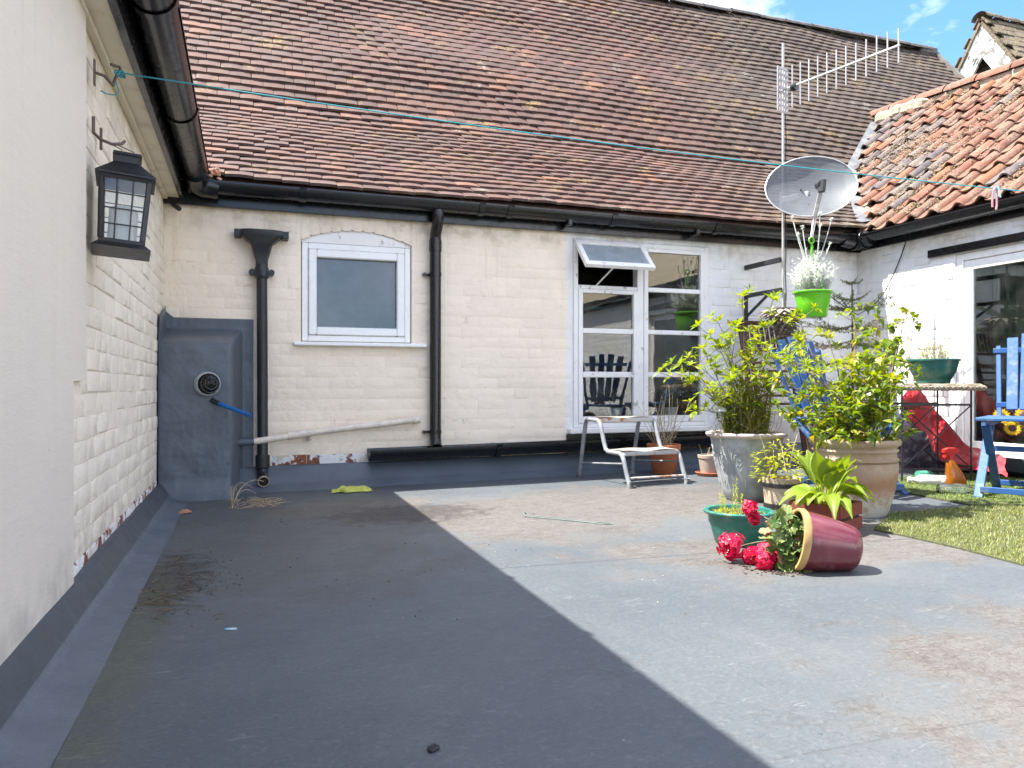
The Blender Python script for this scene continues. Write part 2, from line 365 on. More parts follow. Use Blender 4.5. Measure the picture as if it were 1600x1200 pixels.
m_grp = simple('grey_fibreglass', (0.098,0.117,0.139), 0.42, (0.078,0.095,0.114), 5, bump=0.5, bscale=34, dist=0.006)
m_black = simple('black_gutter_plastic', (0.007,0.007,0.008), 0.24, (0.013,0.0125,0.012), 9, (0.45,0.8), 0.04, 60)
m_iron = simple('black_painted_iron', (0.015,0.015,0.017), 0.42, (0.030,0.028,0.026), 14, (0.5,0.8), 0.25, 70)
m_upvc = simple('white_plastic_frame', (0.84,0.825,0.79), 0.28, (0.76,0.74,0.70), 6, (0.5,0.9), 0.02)
def oldwhite():
    t = NT('flaking_white_timber'); a = t.noise(22, 6, 0.65, t.scaled((1,1,0.6)))
    c = t.mix(t.ramp(a, 0.60, 0.68), (0.82,0.80,0.765), (0.42,0.38,0.33)); c = t.mix(t.math('MULTIPLY', t.ramp(t.noise(6,4),0.4,0.8),0.3), c, (0.55,0.53,0.5))
    t.bump(a, 0.5, 0.006); return t.done(c, 0.5)
m_oldwhite = oldwhite()
m_glass = glassmat('window_glass'); m_dglass = glassmat('door_glass', (0.75,0.80,0.79), 0.01, 0.03)
def frosted():
    t = NT('obscured_glass'); n = t.noise(9, 5)
    c = t.mix(t.ramp(n, 0.35, 0.7), (0.040,0.047,0.052), (0.062,0.068,0.072))
    t.bump(t.noise(220,2), 0.05, 0.002); return t.done(c, t.math('MULTIPLY_ADD', t.noise(6,4), .08, .05), 0, 1.0)
m_frost = frosted()
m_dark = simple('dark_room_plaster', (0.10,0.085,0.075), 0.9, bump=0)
m_brown = simple('stained_timber', (0.10,0.05,0.028), 0.6, (0.055,0.028,0.018), 20, bump=0.4, bscale=50)
m_lead = simple('grey_lead', (0.27,0.28,0.29), 0.45, (0.40,0.41,0.41), 9, bump=0.3, bscale=30)
m_mortar = simple('yellowish_mortar', (0.42,0.35,0.24), 0.9, (0.30,0.25,0.18), 14, bump=0.9, bscale=40, dist=0.01)
def tile_mat():
    t = NT('brown_clay_roof_tile'); x, y, z = t.xyz()[:3]
    r = t.math('FRACT', t.math('ADD', t.math('MULTIPLY', t.objrand(), 7.31), t.island()))
    c = t.cramp(r, [(0.0,(0.070,0.041,0.033)),(0.3,(0.094,0.052,0.041)),(0.6,(0.110,0.058,0.043)),(0.82,(0.086,0.055,0.045)),(0.95,(0.122,0.064,0.047)),(1.0,(0.165,0.080,0.052))])
    e = t.ramp(t.math('ADD', t.math('MULTIPLY_ADD', y, -0.35, x), t.math('MULTIPLY_ADD', t.noise(1.1,3), 1.6, -0.8)), 1.2, 3.2)
    c = t.mix(t.math('MULTIPLY', e, 0.78), c, t.hsv(t.mix(t.ramp(t.noise(2.5,4),0.35,0.7), (0.086,0.068,0.051), (0.060,0.048,0.040)), v=t.math('MULTIPLY_ADD', r, 0.5, 0.75)))
    c = t.mix(t.math('MULTIPLY', t.ramp(t.noise(16,5), 0.4, 0.75), 0.28), c, (0.112,0.088,0.075))
    l = t.math('MULTIPLY', t.ramp(t.noise(3.2,6,0.66), 0.56, 0.66), t.ramp(t.noise(34,4), 0.42, 0.6)); c = t.mix(t.math('MULTIPLY', l, 0.42), c, (0.32,0.23,0.06))
    gl = t.math('MULTIPLY', t.ramp(t.noise(4.1,5,0.6, t.scaled((1,1,1),loc=(9,3,1))), 0.60, 0.70), t.ramp(t.noise(50,4), 0.45, 0.6)); c = t.mix(t.math('MULTIPLY', gl, 0.6), c, (0.30,0.29,0.25))
    t.bump(t.noise(90,5), 0.35, 0.004); return t.done(c, 0.75, 0, 0.3)
m_tile = tile_mat()
def pantile_mat(name, cols):
    t = NT(name); r = t.objrand(); c = t.cramp(r, cols)
    c = t.mix(t.ramp(t.noise(9,5), 0.45, 0.75), c, t.hsv(c, v=0.6))
    l = t.math('MULTIPLY', t.ramp(t.noise(5,7,0.70), 0.42, 0.56), t.ramp(t.noise(60,4), 0.34, 0.58))
    c = t.mix(t.math('MULTIPLY', l, 0.75), c, (0.215,0.165,0.12))
    k = t.math('MULTIPLY', t.ramp(t.noise(11,6,0.7), 0.56, 0.64), t.ramp(t.noise(80,3), 0.5, 0.6)); c = t.mix(t.math('MULTIPLY', k, .6), c, (0.085,0.065,0.045))
    t.bump(t.math('MULTIPLY_ADD', t.noise(70,5), 0.5, t.math('MULTIPLY', l, 0.8)), 0.6, 0.008); return t.done(c, 0.8, 0, 0.25)
m_pan = pantile_mat('orange_clay_pantile', [(0,(0.178,0.072,0.046)),(0.4,(0.208,0.092,0.059)),(0.7,(0.150,0.062,0.044)),(0.9,(0.235,0.102,0.048)),(1,(0.128,0.052,0.044))])
m_pand = pantile_mat('dark_glazed_pantile', [(0,(0.085,0.075,0.08)),(1,(0.13,0.105,0.10))])
m_ground = simple('town_ground', (0.13,0.125,0.11), 0.9, (0.08,0.09,0.06), 0.3, bump=0)

# ------------------------------------------------------------------ ground and flat roof deck
g = MB(); g.box((-600,-600,-3.4),(600,600,-3.2)); tag(g.build('ground', m_ground), kind='structure')
dk = MB()
def dkf(a, b):
    x = -0.337 + a*(XR+0.337+0.05); y = -3.0 + b*(D+3.0)
    return Vector((x, y, dz(x) + 0.0015*mn.noise(Vector((x*1.3, y*1.3, 3))) ))
dk.grid(60, 80, dkf)
deck_o = smoothang(dk.build('deck', m_deck)); tag(deck_o, kind='structure')
ed = MB(); ed.box((XL,-3.0,-3.2),(XR+0.05,D,-0.075)); tag(ed.build('deck_base', m_ground), kind='structure')
# upstands: left wall, then back wall
up = MB(); z0 = dz(-0.337)
prof = [(-0.337,z0+0.0005),(-0.352,z0+0.0025),(-0.42,0.014),(-0.437,0.022),(-0.445,0.035),(-0.482,0.088),(-0.490,0.098),(XL+0.0005,0.100)]
ny = 90
vs = []; fs = []
for j in range(ny+1):
    y = -3.0 + (D - 0.30 + 3.0) * j / ny
    for (x, z) in prof:
        w = 0.004*mn.noise(Vector((x*6, y*2.2, 1))); vs.append(Vector((x + w, y, z + (w if z > 0.05 else w*0.2))))
n = len(prof)
for j in range(ny):
    for i in range(n-1): fs.append((j*n+i, j*n+i+1, (j+1)*n+i+1, (j+1)*n+i))
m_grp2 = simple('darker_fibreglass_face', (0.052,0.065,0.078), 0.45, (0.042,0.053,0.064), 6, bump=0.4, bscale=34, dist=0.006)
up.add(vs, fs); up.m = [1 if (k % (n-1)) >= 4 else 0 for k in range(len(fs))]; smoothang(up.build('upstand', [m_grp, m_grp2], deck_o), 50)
ub = MB()
profb = [(D-0.245,0.0008),(D-0.228,0.0045),(D-0.135,0.030),(D-0.110,0.045),(D-0.040,0.135),(D-0.028,0.146),(D+0.002,0.148)]
nb = len(profb); vs = []; fs = []; nx = 70
for j in range(nx+1):
    x = -0.12 + (XR + 0.12) * j / nx
    for (y, z) in profb:
        w = 0.004*mn.noise(Vector((x*2.4, y*6, 5))); vs.append(Vector((x, y + w, dz(x) + z + (w if z > 0.05 else 0))))
for j in range(nx):
    for i in range(nb-1): fs.append((j*nb+i, (j+1)*nb+i, (j+1)*nb+i+1, j*nb+i+1))
ub.add(vs, fs); smoothang(ub.build('upstand', m_grp, deck_o), 50)

# ------------------------------------------------------------------ bricks
BW, BH, PIT = 0.2210, 0.0722, 0.0755
def layout(u0, u1, z0, z1, holes, seed):
    R = random.Random(seed); out = []; row = 0; z = z0
    while z + 0.03 < z1:
        zt = min(z + BH, z1); segs = [(u0, u1)]
        for (a, b, c, d) in holes:
            if d > z + 0.012 and c < zt - 0.012:
                ns = []
                for (p, q) in segs:
                    if b <= p or a >= q: ns.append((p, q)); continue
                    if a > p: ns.append((p, a))
                    if b < q: ns.append((b, q))
                segs = ns
        u = u0 - (0.0, 0.112, 0.06, 0.17)[row % 4] - R.uniform(0, 0.02)
        while u < u1:
            w = BW if R.random() < 0.68 else 0.106
            for (p, q) in segs:
                a, b = max(u, p + 0.003), min(u + w, q - 0.003)
                if b - a > 0.035: out.append((a, b, z, zt))
            u += w + 0.0045
        z += PIT; row += 1
    return out
_bm = {}
def brick_mesh(w, h, mat, proud):
    w = round(w, 2); h = round(h, 3); k = (w, h, mat.name, random.randint(0, 3))
    if k in _bm: return _bm[k]
    b = MB(); e = 0.0075; R = random.Random(hash(k[:2]) + k[3])
    j = lambda s=0.0025: R.uniform(-s, s)
    bk = [Vector((x*w/2, 0.004, z*h/2)) for x, z in ((-1,-1),(1,-1),(1,1),(-1,1))]
    md = [Vector((x*(w/2) + j(), -proud*0.45, z*(h/2) + j())) for x, z in ((-1,-1),(1,-1),(1,1),(-1,1))]
    fr = [Vector((x*(w/2-e) + j(), -proud + j(0.0008), z*(h/2-e) + j())) for x, z in ((-1,-1),(1,-1),(1,1),(-1,1))]
    b.add(bk + md + fr, [(0,1,5,4),(1,2,6,5),(2,3,7,6),(3,0,4,7),(4,5,9,8),(5,6,10,9),(6,7,11,10),(7,4,8,11),(8,9,10,11)])
    me = b.mesh('brick', mat, True); me.set_sharp_from_angle(angle=math.radians(32)); _bm[k] = me; return me
def lay_bricks(cells, frame, mat, wall, proud, limit, name='brick', peel=None):
    """frame(u, z) -> (point on the wall face, turn about Z)"""
    cells = sorted(cells, key=lambda c: (frame((c[0]+c[1])/2, (c[2]+c[3])/2)[0] - Vector((0,0,H))).length)
    rest = MB()
    for i, (a, b, c, d) in enumerate(cells):
        p, rz = frame((a+b)/2, (c+d)/2); m = peel[0] if (peel and peel[1](a, b, c, d)) else mat
        me = brick_mesh(b-a, d-c, m, proud)
        M = Matrix.Translation(p) @ Matrix.Rotation(rz, 4, 'Z') @ Matrix.Rotation(ru(-.008,.008), 4, 'X') @ Matrix.Rotation(ru(-.004,.004), 4, 'Z') @ Matrix.Diagonal((( b-a)/max(round(b-a,2),.01), ru(.35,1.4), 1, 1))
        if i < limit: link(name, me, wall, M)
        else: rest.add([M @ v.co for v in me.vertices], [tuple(q.vertices) for q in me.polygons])
    if rest.v: tag(smoothang(rest.build('bricks_beyond', mat, wall), 75), kind='stuff')
def wall_cells(b, us, zs, holes, fn):
    us = sorted(set(us + [h[i] for h in holes for i in (0,1)])); zs = sorted(set(zs + [h[i] for h in holes for i in (2,3)]))
    for i in range(len(us)-1):
        for j in range(len(zs)-1):
            cu, cz = (us[i]+us[i+1])/2, (zs[j]+zs[j+1])/2
            if any(h[0] < cu < h[1] and h[2] < cz < h[3] for h in holes): continue
            b.add([fn(us[i],zs[j]), fn(us[i+1],zs[j]), fn(us[i+1],zs[j+1]), fn(us[i],zs[j+1])], [(0,1,2,3)])
# ================================================================== the tiled house across the back
house = thing('house', 'long low house with cream painted brick wall under a brown tiled roof', 'house', (2.5, D, 0))
# openings, in X and Z
SW = (0.345, 1.112, 0.995, 1.70)       # small white window (arch rises above)
CW = (PY(895,400,D).x, PY(1106,400,D).x, 0.335, 1.83)   # tall casement window
wall = MB()
holes = [(SW[0],SW[1],SW[2],SW[3]+.086), CW]
wall_cells(wall, [XL-0.6, XR+0.4], [-0.1, 2.02], holes, lambda u, z: Vector((u, D, z)))
for (a, b, c, d) in holes:             # reveals
    t = 0.11
    for q in (((a,D,c),(a,D+t,c),(a,D+t,d),(a,D,d)), ((b,D,c),(b,D,d),(b,D+t,d),(b,D+t,c)), ((a,D,d),(a,D+t,d),(b,D+t,d),(b,D,d)), ((a,D,c),(b,D,c),(b,D+t,c),(a,D+t,c))):
        wall.add([Vector(p) for p in q], [(0,1,2,3)])
wall_o = wall.build('wall', m_back, house)
arch_hole = (SW[0]-0.01, SW[1]+0.01, SW[3], SW[3]+0.03)
cells = layout(XL, XR, 0.145, 1.90, [(SW[0]-.005,SW[1]+.005,SW[2]-.03,SW[3]+.085), (CW[0]-.01,CW[1]+.01,CW[2]-.03,CW[3]+.02), (XL,0.035,0,1.13)], 3)
lay_bricks(cells, lambda u, z: (Vector((u, D, z)), 0), m_back, wall_o, 0.0032, 300,
           peel=(m_peel, lambda a,b,c,d: c < 0.19 and 0.1 < a < 0.80))
# arch soldiers over the small window, each a brick
ac = (SW[0]+SW[1])/2; hw = (SW[1]-SW[0])/2; rise = 0.082; Rr = (hw*hw + rise*rise)/(2*rise); zc = SW[3] - (Rr - rise) - 0.0
am = math.asin(hw/Rr)
for k in range(11):
    w = -am + 2*am*(k+0.5)/11
    p = Vector((ac + (Rr+0.055)*math.sin(w), D, zc - 0.012 + (Rr+0.055)*math.cos(w)))
    me = brick_mesh(0.064, 0.10, m_back, 0.003); link('brick', me, wall_o, Matrix.Translation(p) @ Matrix.Rotation(w, 4, 'Y'))
# closed dark room behind the windows
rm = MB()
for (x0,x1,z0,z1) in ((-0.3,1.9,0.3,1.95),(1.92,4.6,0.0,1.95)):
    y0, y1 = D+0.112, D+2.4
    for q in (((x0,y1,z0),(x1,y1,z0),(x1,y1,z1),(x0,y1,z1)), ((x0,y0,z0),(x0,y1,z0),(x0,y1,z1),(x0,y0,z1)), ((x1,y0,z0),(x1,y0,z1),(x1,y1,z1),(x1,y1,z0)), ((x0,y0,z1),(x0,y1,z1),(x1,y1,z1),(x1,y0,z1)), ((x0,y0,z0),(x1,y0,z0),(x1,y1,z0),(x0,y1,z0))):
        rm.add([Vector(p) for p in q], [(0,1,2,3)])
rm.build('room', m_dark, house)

# small window
w1 = MB(); w1.box((SW[0]+.002,D+.035,SW[2]),(SW[1]-.002,D+.10,SW[3]), .003)
sp_m = MB()
for sg in (-1, 1):
    q = [(ac + sg*hw, SW[3]+.086)] + [(ac + sg*Rr*math.sin(am*(1-k/10)), zc + Rr*math.cos(am*(1-k/10))) for k in range(11)] + [(ac, SW[3]+.086)]
    q = q if sg < 0 else q[::-1]
    sp_m.prism(q, .10, Matrix(((1,0,0,0),(0,0,-1,D+.1003),(0,1,0,0),(0,0,0,1))))
sp_m.build('arch_spandrel', m_back, wall_o)
win = tag(w1.build('window', m_frost, house), 'small white plastic window with obscured grey glass under a shallow brick arch')
win.data.clear_geometry()
fr = MB()
def frame_ring(b, a, bb, c, d, y0, y1, t, bev=.004):
    b.box((a,y0,c),(a+t,y1,d),bev); b.box((bb-t,y0,c),(bb,y1,d),bev)
    b.box((a+t+.0005,y0+.001,d-t),(bb-t-.0005,y1,d),bev); b.box((a+t+.0005,y0+.001,c),(bb-t-.0005,y1,c+t),bev)
fb = MB(); fb.grid(1,1,lambda u,v: Vector((SW[0]+.085+u*(SW[1]-SW[0]-.17), D+.045, SW[2]+.085+v*(SW[3]-SW[2]-.19))))
me = fb.mesh('window', m_frost); win.data = me
frame_ring(fr, SW[0]+.006, SW[1]-.006, SW[2]+.004, SW[3]-.022, D+.012, D+.09, .042); fr.build('frame', m_upvc, win)
fr = MB(); frame_ring(fr, SW[0]+.050, SW[1]-.050, SW[2]+.048, SW[3]-.066, D-.002, D+.06, .055, .007); fr.build('sash', m_upvc, win)
hd = MB(); pts = [(SW[0]+.004, SW[3]-.02),(SW[1]-.004, SW[3]-.02)] + [(ac + Rr*math.sin(am*(1-2*k/14))*0.99, zc + Rr*math.cos(am*(1-2*k/14)) - .004) for k in range(15)]
hd.prism([(x, z) for x, z in pts], .03, Matrix(((1,0,0,0),(0,0,-1,D+.045),(0,1,0,0),(0,0,0,1)))); hd.build('arch_panel', m_oldwhite, win)
sl = MB(); sl.box((PY(458,540,D).x, D-.055, SW[2]-.030),(PY(665,540,D).x, D+.04, SW[2]-.004), .006); sl.build('sill', m_upvc, win)

# tall casement window
cw = MB(); a, b, c, d = CW
frame_ring(cw, a+.003, b-.003, c+.03, d-.003, D-.012, D+.075, .038, .004)
mx = PY(1000,500,D).x; cw.box((mx-.028, D-.010, c+.068),(mx+.028, D+.07, d-.041), .004)
tz = H + (603-447)/1190*5.86
cw.box((a+.041, D-.006, tz-.016),(mx-.0285, D+.07, tz+.016), .004)
cas = tag(cw.build('casement_window', m_oldwhite, house), 'tall flaking white timber window of small panes with its top light propped open')
zr = [(1.437,1.138),(1.098,0.800),(0.756,0.452)]
def sash(x0, x1, z0, z1, rows, parent):
    s_ = MB(); t = .036
    s_.box((x0,D-.020,z0),(x0+t,D+.03,z1),.003); s_.box((x1-t,D-.020,z0),(x1,D+.03,z1),.003)
    s_.box((x0+t+.0005,D-.019,z1-t*.8),(x1-t-.0005,D+.03,z1),.003); s_.box((x0+t+.0005,D-.019,z0),(x1-t-.0005,D+.03,rows[-1][1]),.003)
    so_ = s_.build('sash', m_oldwhite, parent)
    for k in range(len(rows)-1):
        g_ = MB(); g_.box((x0+t+.0005, D-.013, rows[k+1][0]),(x1-t-.0005, D+.02, rows[k][1]), .005); g_.build('glazing_bar', m_oldwhite, parent)
    for (zt, zb) in rows:
        g_ = MB(); g_.box((x0+t-.004, D+.004, zb-.004),(x1-t+.004, D+.007, zt+.004)); g_.build('pane', m_glass, parent)
sash(a+.042, mx-.029, c+.069, tz-.017, zr, cas)
sash(mx+.029, b-.042, c+.069, d-.042, [(1.782,1.477)] + [(z+.004, y) for z, y in zr], cas)
# open top light, hinged at the head
fl = MB(); x0, x1 = a+.006, mx+.008; hgt = d-.05-(tz+.018); t = .038
fl.box((0,0,-hgt),(t,.035,0),.003); fl.box((x1-x0-t,0,-hgt),(x1-x0,.035,0),.003); fl.box((t+.0005,.001,-t),(x1-x0-t-.0005,.034,0),.003); fl.box((t+.0005,.001,-hgt),(x1-x0-t-.0005,.034,-hgt+t*1.2),.003)
HM = Matrix.Translation((x0, D-.030, d-.012)) @ Matrix.Rotation(math.radians(-44), 4, 'X')
top = fl.build('top_light', m_oldwhite, cas, M=HM); tag(top, 'top hung light propped open')
gp = MB(); gp.box((t-.004,.014,-hgt+t),(x1-x0-t+.004,.018,-t+.004)); gp.build('pane', simple('pale_obscured_glass', (0.25,0.29,0.31), .12, (0.34,0.37,0.38), 7, bump=.3, bscale=140, spec=.9), cas, M=HM)
st = MB(); q = HM @ Vector(((x1-x0)*.42,.03,-hgt+.02)); st.beam((q.x-.05, D-.004, tz+.020), q, .012,.006); st.build('stay', m_oldwhite, cas)
si = MB(); si.box((a-.05, D-.075, c-.012),(b+.02, D+.06, c+.029), .006); si.build('sill', m_oldwhite, cas)
# things on the inside sill
ib = MB(); ib.box((1.95, D+.113, .40),(4.0, D+.42, .425)); ib.build('inner_sill', m_oldwhite, house)

# fascia, gutter, downpipe
fa = MB(); fa.box((XL-.3, D-.055, 1.865),(XR+.06, D-.022, 2.02), .002); fa.build('fascia', m_black, house)
so_ = MB(); so_.box((XL-.3, D-.0215, 1.895),(XR, D+.0, 1.93)); so_.build('soffit_board', m_black, house)
def gutter(name, p, q, R, parent, up=(0,0,1), n=14, joints=(), deep=1.0, label=None):
    b = MB(); pr = [(R*math.cos(math.pi + math.pi*k/n), deep*R*math.sin(math.pi + math.pi*k/n)) for k in range(n+1)]
    inn = [((R-.004)*math.cos(2*math.pi - math.pi*k/n), deep*(R-.004)*math.sin(2*math.pi - math.pi*k/n)) for k in range(n+1)]
    prof = [(-R-.004,.003),(-R-.004,-.008)] + pr + [(R+.004,-.008),(R+.004,.003)] + inn
    b.sweep(prof + [prof[0]], p, q, up)
    g_ = smoothang(b.build(name, m_black, parent), 35)
    p, q = Vector(p), Vector(q)
    for f in joints:
        dd = (q-p).normalized(); c_ = p.lerp(q, f); jb = MB()
        R2 = R + .007; pj = [(R2*math.cos(math.pi + math.pi*k/n), deep*R2*math.sin(math.pi + math.pi*k/n)) for k in range(n+1)]
        pj = [(-R2-.004,.006)] + pj + [(R2+.004,.006)] + [(R2-.006,.002)] + [((R2-.005)*math.cos(2*math.pi - math.pi*k/n), deep*(R2-.005)*math.sin(2*math.pi - math.pi*k/n)) for k in range(n+1)]
        jb.sweep(pj + [pj[0]], c_ - dd*.022, c_ + dd*.022, up); smoothang(jb.build('joint_clip', m_black, g_), 35)
    return g_
GR = .070; gy = D - .055 - GR - .008; gz = 1.995
gut = gutter('gutter', (XL+.16, gy, gz), (XR-.10, gy, gz-.012), GR, house, joints=(0.13, 0.36, 0.40, 0.555, 0.725))
for px in (888, 1087):                 # drop ends of bracket arms under the gutter
    bx = PY(px, 345, gy).x; k = MB(); k.box((bx-.018, gy-.045, gz-GR*1.0-.035),(bx+.018, gy+.05, gz-GR+.012), .006); k.build('gutter_bracket', m_black, gut)
dx = PY(680, 500, D-.05).x; py_ = D - .055
dp = MB(); zb = .262
dp.tube([(dx, gy, gz-GR-.005+.02),(dx, gy, gz-GR-.05),(dx, gy+.015, gz-GR-.09),(dx, py_-.005, gz-GR-.15),(dx, py_, gz-GR-.19),(dx, py_, zb+.06),(dx, py_-.01, zb+.015),(dx,py_-.035,zb-.012)], .041, 18)
dpo = smoothang(dp.build('downpipe', m_black, house))
k = MB(); k.tube([(dx,gy,gz-GR-.035),(dx,gy,gz-GR+.006)], .045, 18); smoothang(k.build('outlet', m_black, dpo)); k = MB(); k.tube([(dx,py_,gz-GR-.27),(dx,py_,gz-GR-.19)], .0455, 18); smoothang(k.build('collar', m_black, dpo))
for z in (1.49, .36):
    k = MB(); k.tube([(dx,py_,z-.012),(dx,py_,z+.012)], .045, 18); k.box((dx-.085,D-.03,z-.008),(dx+.0,D-.004,z+.008),.002); k.box((dx-.085,D-.055,z-.011),(dx-.07,D-.004,z+.011),.002); k.build('bracket', m_black, dpo)
# hopper head and old cast pipe
hx = PY(409, 500, D-.06).x; hy = D - .065
hp = MB(); hp.tube([(hx,hy,1.50),(hx+.004,hy,.9),(hx+.006,hy,.16),(hx+.006,hy-.012,.115),(hx+.008,hy-.045,.085),(hx+.010,hy-.105,.064)], .0345, 20, cap=False)
hp.tube([(hx+.010,hy-.105,.064),(hx+.008,hy-.045,.085)], .030, 20, cap=True)
hpo = smoothang(hp.build('hopper_pipe', m_iron, house)); tag(hpo, 'old black cast iron pipe with a wide hopper head')
hh = MB()
def rect_ring(w, dpt, z, cy): return [Vector((hx-w/2, cy+dpt/2, z)),Vector((hx-w/2, cy-dpt/2+.02, z)),Vector((hx-w/2+.05 if w>.2 else hx-w/2+.012, cy-dpt/2, z)),Vector((hx+w/2-.05 if w>.2 else hx+w/2-.012, cy-dpt/2, z)),Vector((hx+w/2, cy-dpt/2+.02, z)),Vector((hx+w/2, cy+dpt/2, z))]
rings = [rect_ring(.075,.072,1.50,hy), rect_ring(.080,.076,1.53,hy), rect_ring(.105,.085,1.57,hy-.002), rect_ring(.125,.10,1.61,hy-.008), rect_ring(.135,.11,1.632,hy-.012), rect_ring(.215,.12,1.665,hy-.012), rect_ring(.262,.13,1.688,hy-.012), rect_ring(.262,.13,1.718,hy-.012), rect_ring(.240,.11,1.722,hy-.010), rect_ring(.15,.07,1.65,hy-.008)]
vs = [p for r in rings for p in r]; fs = []
for i in range(len(rings)-1):
    for j in range(6): fs.append((i*6+j, i*6+(j+1)%6, (i+1)*6+(j+1)%6, (i+1)*6+j))
fs.append(tuple((len(rings)-1)*6+j for j in range(6)))
hh.add(vs, fs)
for sx in (-1, 1): hh.box((hx+sx*.15-.022, hy-.03, 1.672),(hx+sx*.15+.022, hy+.06, 1.722), .004)
smoothang(hh.build('hopper_head', m_iron, hpo), 30)
k = MB(); k.tube([(hx,hy,1.405),(hx,hy,1.412),(hx,hy,1.47),(hx,hy,1.478),(hx,hy,1.50)], [.040,.045,.045,.041,.040], 20); k.tube([(hx,hy,1.42),(hx,hy,1.435)], .048, 20)
for sx in (-1,1): k.tube([(hx+sx*.062,hy+.06,1.448),(hx+sx*.062,hy-.0,1.448)], .020, 12); k.box((hx+min(0,sx*.062),hy+.01,1.436),(hx+max(0,sx*.062),hy+.05,1.46))
smoothang(k.build('eared_collar', m_iron, hpo))
k = MB(); k.tube([(hx+.006,hy,.235),(hx+.006,hy,.225),(hx+.006,hy,.15),(hx+.006,hy,.14)], [.037,.046,.046,.037], 20); smoothang(k.build('collar', m_iron, hpo))
# cream waste pipe, its end painted grey
m_pipe = simple('cream_painted_pipe', (0.74,0.66,0.54), 0.45, (0.6,0.52,0.42), 20)
k = MB(); y = D-.050
P0, P1, P2, P3 = PY(397,690,y-.045), PY(437,684,y-.045), PY(478,677,y), PY(655,655.5,y)
wp = MB(); wp.tube([P0, P1, P1.lerp(P2,.4)], .0215, 14); wp.tube([P1.lerp(P2,.3), P2, P2.lerp(P3,.05)], .0265, 14); wp.tube([P2, P3], .0215, 14); wp.tube([P2.lerp(P3,.94), P3+(P3-P2)*.004], .027, 14)
wpo = smoothang(wp.build('waste_pipe', m_pipe, house)); k.tube([PY(360,692,y-.03), PY(372,692,y-.045), P0], [.027,.024,.0235], 14); smoothang(k.build('grey_pipe_end', m_grp, wpo))
k = MB(); pc = P2.lerp(P3,.03); k.box((pc.x-.006,y-.004,pc.z-.055),(pc.x+.006,D,pc.z-.02)); k.tube([pc+Vector((.0,-.008,-.045)), pc+Vector((0,-.02,-.045))], .010, 8); k.build('clip', m_lead, wpo)
# low trough gutter along the wall foot
a0, a1 = PY(575,702,D-.05), PY(882,686,D-.05)
gutter('trough', (a0.x, D-.085, a0.z), (CW[1]+.32, D-.085, a1.z+.01), .075, house, joints=(0.30,0.62), deep=1.1)

pk = MB(); pk.box((CW[0]-.06, D-.035, .075),(CW[1]+.34, D-.006, CW[2]-.016), .004); pk.build('sill_shade_board', m_black, house)  # added black board, stands in for the deep shade below the casement sill
pe = MB(); e1_, e0_ = Vector((hx+.010,hy-.105,.064)), Vector((hx+.008,hy-.045,.085)); dd_ = (e1_-e0_).normalized()
pe.tube([e1_-dd_*.012, e1_+dd_*.001], .0375, 20, cap=False); pe.tube([e1_+dd_*.001, e1_-dd_*.012], .0315, 20, cap=False); pe.lathe([(.0315,0),(.0375,0)], 20, Matrix.Translation(e1_+dd_*.001) @ dd_.to_track_quat('Z','Y').to_matrix().to_4x4()); pe.build('outlet_rim', m_mortar, hpo)
# ------------------------------------------------------------------ roof of the back house
K1, K2 = math.radians(33.5), math.radians(50.5)
def build_profile():
    pts = [(0.0, D-.165, 2.012, K1)]; s = 0; y, z = D-.165, 2.012
    while s < 5.42:
        f = min(1, max(0, (s-1.36)/0.62)); f = f*f*(3-2*f); p = K1 + (K2-K1)*f
        y += .01*math.cos(p); z += .01*math.sin(p); s += .01; pts.append((s, y, z, p))
    return pts
RP = build_profile()
def roof_at(s):
    i = max(0, min(len(RP)-2, int(s/.01))); f = s/.01 - i
    a, b = RP[i], RP[i+1]; return a[1]+(b[1]-a[1])*f, a[2]+(b[2]-a[2])*f, a[3]
def roof_z(y):
    if y < RP[0][1]: return RP[0][2] - (RP[0][1]-y)*.66
    for a, b in zip(RP[::8], RP[8::8]):
        if a[1] <= y <= b[1]: return a[2] + (b[2]-a[2])*(y-a[1])/(b[1]-a[1])
    return RP[-1][2]
RXE = 10.02
rf = MB(); rf.sweep([], (0,0,0),(1,0,0)) if False else None
sec = [RP[i] for i in range(0, len(RP), 12)]
vs = []; fs = []
for (s, y, z, p) in sec: vs += [Vector((XL-1.2, y, z-.012)), Vector((RXE-.02, y, z-.012))]
for i in range(len(sec)-1): fs.append((2*i, 2*i+1, 2*i+3, 2*i+2))
rf.add(vs, fs)
ye, ze = RP[-1][1], RP[-1][2]
rf.add([Vector((XL-1.2,ye,ze)),Vector((RXE-.02,ye,ze)),Vector((RXE-.02,ye+4.2,ze-5)),Vector((XL-1.2,ye+4.2,ze-5))], [(0,1,2,3)])
rf.add([Vector((RXE-.03,y,z-.02)) for (s,y,z,p) in sec] + [Vector((RXE-.03,ye+4.2,ze-5)),Vector((RXE-.03,ye+4.2,-3.2)),Vector((RXE-.03,D,-3.2))], [tuple(range(len(sec)+3))])
roof = rf.build('roof', m_tile, house)
